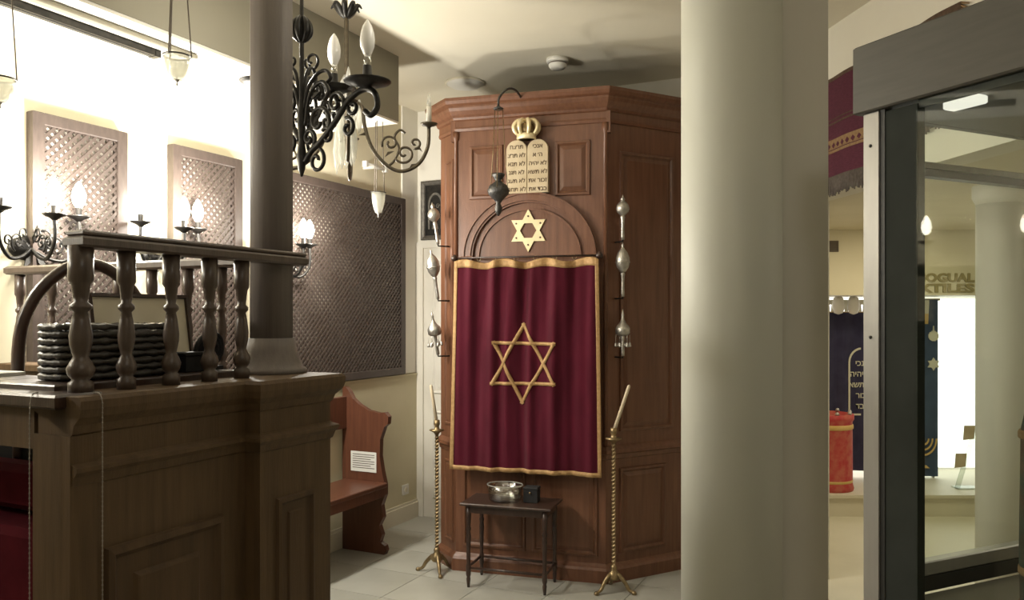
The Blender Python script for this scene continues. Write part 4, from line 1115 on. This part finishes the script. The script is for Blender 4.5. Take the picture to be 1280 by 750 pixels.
# ================================================================== HANGING TEXTILES ON THE RIGHT WALL
def textile(y0, y1, z0, z1, label, rows, base, side_fringe=False):
    o = thing('woven_textile', label, 'textile', (1.80, 4.62, 0), RR, 'woven textiles on the right wall')
    fm = lambda u, v, h: (-0.012 - h - 0.006 * math.sin(u * 17), u, v)
    def rect(u0, u1, v0, v1, h0, h1, m, nm, n=14):
        mb = MB(); us = [u0 + (u1 - u0) * i / n for i in range(n + 1)]
        mb.strip([(u, v0) for u in us], [(u, v1) for u in us], fm, h0, h1, False)
        return mb.build(nm, m, o)
    fr = 0.10
    rect(y0, y1, z0 + fr, z1, 0, 0.006, base, 'cloth')
    for (a, b, m, nm) in rows:
        rect(y0, y1, a, b, 0.006, 0.008, m, nm)
    mb = MB(); n = int((y1 - y0) / 0.012)
    for i in range(n):
        u = y0 + (i + .5) * (y1 - y0) / n
        lq = random.uniform(-.012, .012)
        a, b = fm(u, z0 + fr, 0.003), fm(u + random.uniform(-.004, .004), z0 + lq, 0.004)
        mb.tube([a, b], [.0052, .004], 5)
    f_ = mb.build('fringe', M['fringe'], o); f_['kind'] = 'stuff'
    if side_fringe:
        mb = MB(); n = int((z1 - z0 - fr) / 0.012)
        for i in range(n):
            v = z0 + fr + (i + .5) * (z1 - z0 - fr) / n
            a = Vector(fm(y0, v, 0.003)); b = a + Vector((0, -0.04 + random.uniform(-.01, .01), -0.02))
            mb.tube([a, b], [.005, .003], 5)
        f_ = mb.build('side_fringe', M['wovgold'], o); f_['kind'] = 'stuff'
    # diamonds woven into the ochre band
    if not side_fringe:
        mb = MB(); n = int((y1 - y0) / 0.05)
        for i in range(n):
            u = y0 + (i + .5) * (y1 - y0) / n; v = 2.555
            mb.prism([(u - .018, v), (u, v - .016), (u + .018, v), (u, v + .016)], fm, .008, .0095)
        d_ = mb.build('woven_diamonds', M['purple'], o); d_['kind'] = 'stuff'
textile(-0.62, 0.25, 2.285, 2.94, 'purple red woven textile with an ochre band and grey fringe on the right wall',
        ((2.575, 2.590, M['wovgold'], 'band'), (2.535, 2.575, M['wovgold'], 'diamond_band'), (2.515, 2.530, M['wovgold'], 'band'), (2.675, 2.685, M['wovbrown'], 'stripe'), (2.92, 2.94, M['wovbrown'], 'hem'), (2.70, 2.706, M['wovbrown'], 'stripe')), M['purple'])
textile(-1.16, -0.80, 2.45, 2.965, 'brown fringed textile peeking over the metal header of the glass case',
        ((2.90, 2.965, M['wovbrown'], 'hem'), (2.80, 2.82, M['wovgold'], 'band')), M['wovbrown'], True)

# ================================================================== GALLERY SHOWCASE
fx = lambda u, v, h: (u, -h, v)
rt_ = thing('torah_case', 'red brocade Torah case with a yellow band standing in the showcase', 'torah case', (2.62, 6.62, 0.175))
MB().lathe([(0.19, 0), (0.195, 0.02), (0.185, 0.06), (0.183, 0.56), (0.195, 0.58), (0.195, 0.62), (0.17, 0.625), (0.16, 0.55)], (0, 0, 0), 28).build('body', M['redmantle'], rt_)
MB().lathe([(0.184, 0.50), (0.190, 0.505), (0.190, 0.535), (0.184, 0.54)], (0, 0, 0), 28).build('band', M['yellowcloth'], rt_)
MB().lathe([(0.184, 0.065), (0.187, 0.07), (0.187, 0.085), (0.184, 0.09)], (0, 0, 0), 28).build('band', M['yellowcloth'], rt_)
for k in range(8):
    a = k * PI / 4
    MB().lathe([(0.012, 0.62), (0.018, 0.63), (0.012, 0.645), (0.002, 0.65)], (0.175 * math.cos(a), 0.175 * math.sin(a), 0), 8).build('knob', M['silver'], rt_)
gm = thing('golden_mantle', 'golden yellow Torah mantle behind the red case', 'mantle', (2.53, 6.98, 0.175))
MB().lathe([(0.19, 0), (0.19, 0.5), (0.185, 0.98), (0.17, 1.03), (0.05, 1.05)], (0, 0, 0), 24, 1, .6).build('cloth', M['yellowcloth'], gm)
MB().lathe([(0.192, 0.9), (0.195, 0.905), (0.195, 0.93), (0.192, 0.935)], (0, 0, 0), 24, 1, .6).build('braid', M['wovgold'], gm)

def hanging(x0, x1, z0, z1, y, m, nm, label, edge):
    o = thing(nm, label, 'textile', (0, y, 0))
    us = [x0 + (x1 - x0) * i / 24 for i in range(25)]
    fm = lambda u, v, h: (u, -h + 0.008 * math.sin(u * 40), v)
    MB().strip([(u, z0) for u in us], [(u, z1) for u in us], fm, 0, 0.008, False).build('cloth', m, o)
    for nm2, a, b in (('hem', z0, z0 + .02), ('top_border', z1 - .04, z1)):
        MB().strip([(u, a) for u in us], [(u, b) for u in us], fm, 0.008, 0.010, False).build(nm2, edge, o)
    for u0 in (x0, x1 - 0.03):
        u4 = [u0 + 0.03 * i / 4 for i in range(5)]
        MB().strip([(u, z0) for u in u4], [(u, z1) for u in u4], fm, 0.0085, 0.0105, False).build('side_border', edge, o)
    MB().tube([(x0 - .03, 0.012, z1), (x1 + .03, 0.012, z1)], 0.01, 8).build('hanging_rod', M['brass'], o)
    MB().box(x0 + .02, x0 + .04, 0.0, 0.02, 0.175, z1).box(x1 - .04, x1 - .02, 0.0, 0.02, 0.175, z1).build('frame', M['alu_post'], o)
    return o, fm
nv, fm = hanging(2.74, 3.30, 0.23, 1.63, 7.10, M['navy'], 'navy_curtain', 'dark navy ark curtain with pale embroidered tablets in the showcase', M['navy'])
t0x, t0z = 2.98, 0.72
arcs = lambda r, cx: [(cx + r * math.cos(PI * i / 12), t0z + .47 + r * 1.1 * math.sin(PI * i / 12)) for i in range(13)]
fmx = lambda u, v, h: (u, -h - 0.012, v)
MB().strip([(t0x + .016, t0z)] + [(p) for p in arcs(.104, t0x + .12)][::-1] + [(t0x + .224, t0z)], [(t0x, t0z)] + [(p) for p in arcs(.12, t0x + .12)][::-1] + [(t0x + .24, t0z)], fmx, 0, .003, False).build('tablet_outline', M['embroid'], nv)
MB().prism([(t0x, t0z), (t0x + .24, t0z), (t0x + .24, t0z + .016), (t0x, t0z + .016)], fmx, 0, .003).build('tablet_base_line', M['embroid'], nv)
for k, s_txt in enumerate(('אנכי', 'לא יהיה', 'לא תשא', 'זכור', 'כבד')):
    text_obj(s_txt[::-1], 0.068, M['embroid'], nv, up_at(t0x + .12, -0.016, t0z + .44 - k * .095), 0.001, bold=0.001)
lcx = MB()
us = [2.74 + .56 * i / 40 for i in range(41)]
for i in range(14):
    u = 2.74 + .56 * (i + .5) / 14
    MB().prism([(u - .016, 1.64), (u + .016, 1.64), (u + .010, 1.70), (u - .010, 1.70)], fmx, 0, .006).build('lace_tab', M['embroid'], nv)
MB().prism([(2.74, 1.70), (3.30, 1.70), (3.30, 1.745), (2.74, 1.745)], fmx, 0, .006).build('valance', M['embroid'], nv)
for x_, lab in ((1048, 'left of two white egg-shaped ornaments above the navy curtain'), (1067, 'right of two white egg-shaped ornaments above the navy curtain')):
    o = thing('egg_ornament', lab, 'ornament', ((x_ - 640) / F * 6.95, 6.95, 0), 0, 'white eggs in the showcase')
    zc_ = CZ + (HY - 381) / F * 6.95
    MB().lathe([(0.004, -.085), (0.035, -.072), (0.050, -.035), (0.053, 0), (0.047, .035), (0.034, .066), (0.004, .08)], (0, 0, zc_), 18).build('egg', M['bulb'], o)
    MB().tube([(0, 0, zc_ + .075), (0, 0, 1.77)], 0.003, 6).build('cord', M['wire'], o)
bt, fm = hanging(3.42, 3.745, 0.19, 1.745, 7.05, M['blue'], 'blue_curtain', 'blue velvet curtain with gold star and menorah seen through the glass case', M['blue'])
fmb = lambda u, v, h: (u, -h - 0.018, v)
xs, zs_ = (1166 - 640) / F * 7.04, CZ + (HY - 455) / F * 7.04
so = []
for k in range(12):
    a = k * PI / 6; r = .058 if k % 2 == 0 else .034
    so.append((xs + r * math.sin(a), zs_ + r * math.cos(a)))
MB().prism(so, fmb, 0, .008).build('star', M['embroid'], bt)
zd = CZ + (HY - 420) / F * 7.04
MB().prism([(xs + (.048 if k % 2 else .042) * math.sin(k * PI / 12), zd + (.048 if k % 2 else .042) * math.cos(k * PI / 12)) for k in range(24)], fmb, 0, .008).build('disc', M['embroid'], bt)
MB().prism([(xs - .007, zd + .04), (xs + .007, zd + .04), (xs + .003, zd + .09), (xs - .003, zd + .09)], fmb, 0, .008).build('disc_loop', M['embroid'], bt)
mcx, mcz = 3.62, CZ + (HY - 548) / F * 7.04
for r in (.04, .075, .11):
    MB().strip([(mcx + (r - .006) * math.cos(a), mcz + (r - .006) * 1.3 * math.sin(a)) for a in [PI + i * PI / 14 for i in range(15)]],
               [(mcx + (r + .006) * math.cos(a), mcz + (r + .006) * 1.3 * math.sin(a)) for a in [PI + i * PI / 14 for i in range(15)]], fmb, 0, .006, False).build('menorah_branch', M['yellowcloth'], bt)
MB().prism([(mcx - .006, mcz - .24), (mcx + .006, mcz - .24), (mcx + .006, mcz), (mcx - .006, mcz)], fmb, 0, .006).build('menorah_stem', M['yellowcloth'], bt)
MB().prism([(mcx - .05, mcz - .26), (mcx + .05, mcz - .26), (mcx + .02, mcz - .235), (mcx - .02, mcz - .235)], fmb, 0, .006).build('menorah_foot', M['yellowcloth'], bt)
MB().prism([(3.62, 1.62), (3.66, 1.62), (3.665, 1.74), (3.615, 1.74)], fmb, 0, .006).build('cream_tab', M['embroid'], bt)
MB().prism([(3.625, 1.53), (3.655, 1.53), (3.66, 1.62), (3.62, 1.62)], fmb, 0, .006).build('yellow_tab', M['yellowcloth'], bt)

ac = thing('acrylic_stand', 'leaning clear acrylic stand with two small cards in the showcase', 'stand', (3.80, 6.62, 0.175), 0)
MB().prism([(-.14, 0), (-.10, 0), (.06, .52), (.02, .52)], fx, 0, .010).build('strut', M['acrylic'], ac)
MB().prism([(-.14, 0), (.06, 0), (.06, .012), (-.14, .012)], fx, -.05, .06).build('foot', M['acrylic'], ac)
for (u, v) in ((-.10, .17), (-.03, .40)):
    MB().prism([(u - .045, v), (u + .045, v + .01), (u + .055, v + .12), (u - .035, v + .12)], fx, .010, .016).build('card', M['stone'], ac)

lt = thing('wall_lettering', 'raised capital lettering on the yellow wall above the showcase', 'lettering', (0, 6.5, 0))
xr = (1217 - 640) / F * 6.5
for s_txt, yy, wx in (('SYNAGOGUAL', 352, 1.22), ('TEXTILES', 365, 1.62)):
    text_obj(s_txt, 0.094, M['letters'], lt, up_at(xr, -0.006, CZ + (HY - yy) / F * 6.5), 0.005, 'RIGHT', bold=0.004, name='text_line', sx=wx)
vt = thing('wall_vent', 'small brown ventilation grille on the yellow gallery wall', 'vent', ((1037 - 640) / F * 6.5, 6.5, CZ + (HY - 308) / F * 6.5))
MB().panel(-.07, -.045, .07, .045, fx, [(0, 0), (0, .010), (.010, .010), (.012, .004)]).build('frame', M['vent'], vt)
for k in range(5):
    z = -.03 + k * .015
    MB().box(-.058, .058, -.010, -.004, z - .004, z + .004).build('slat', M['vent'], vt)
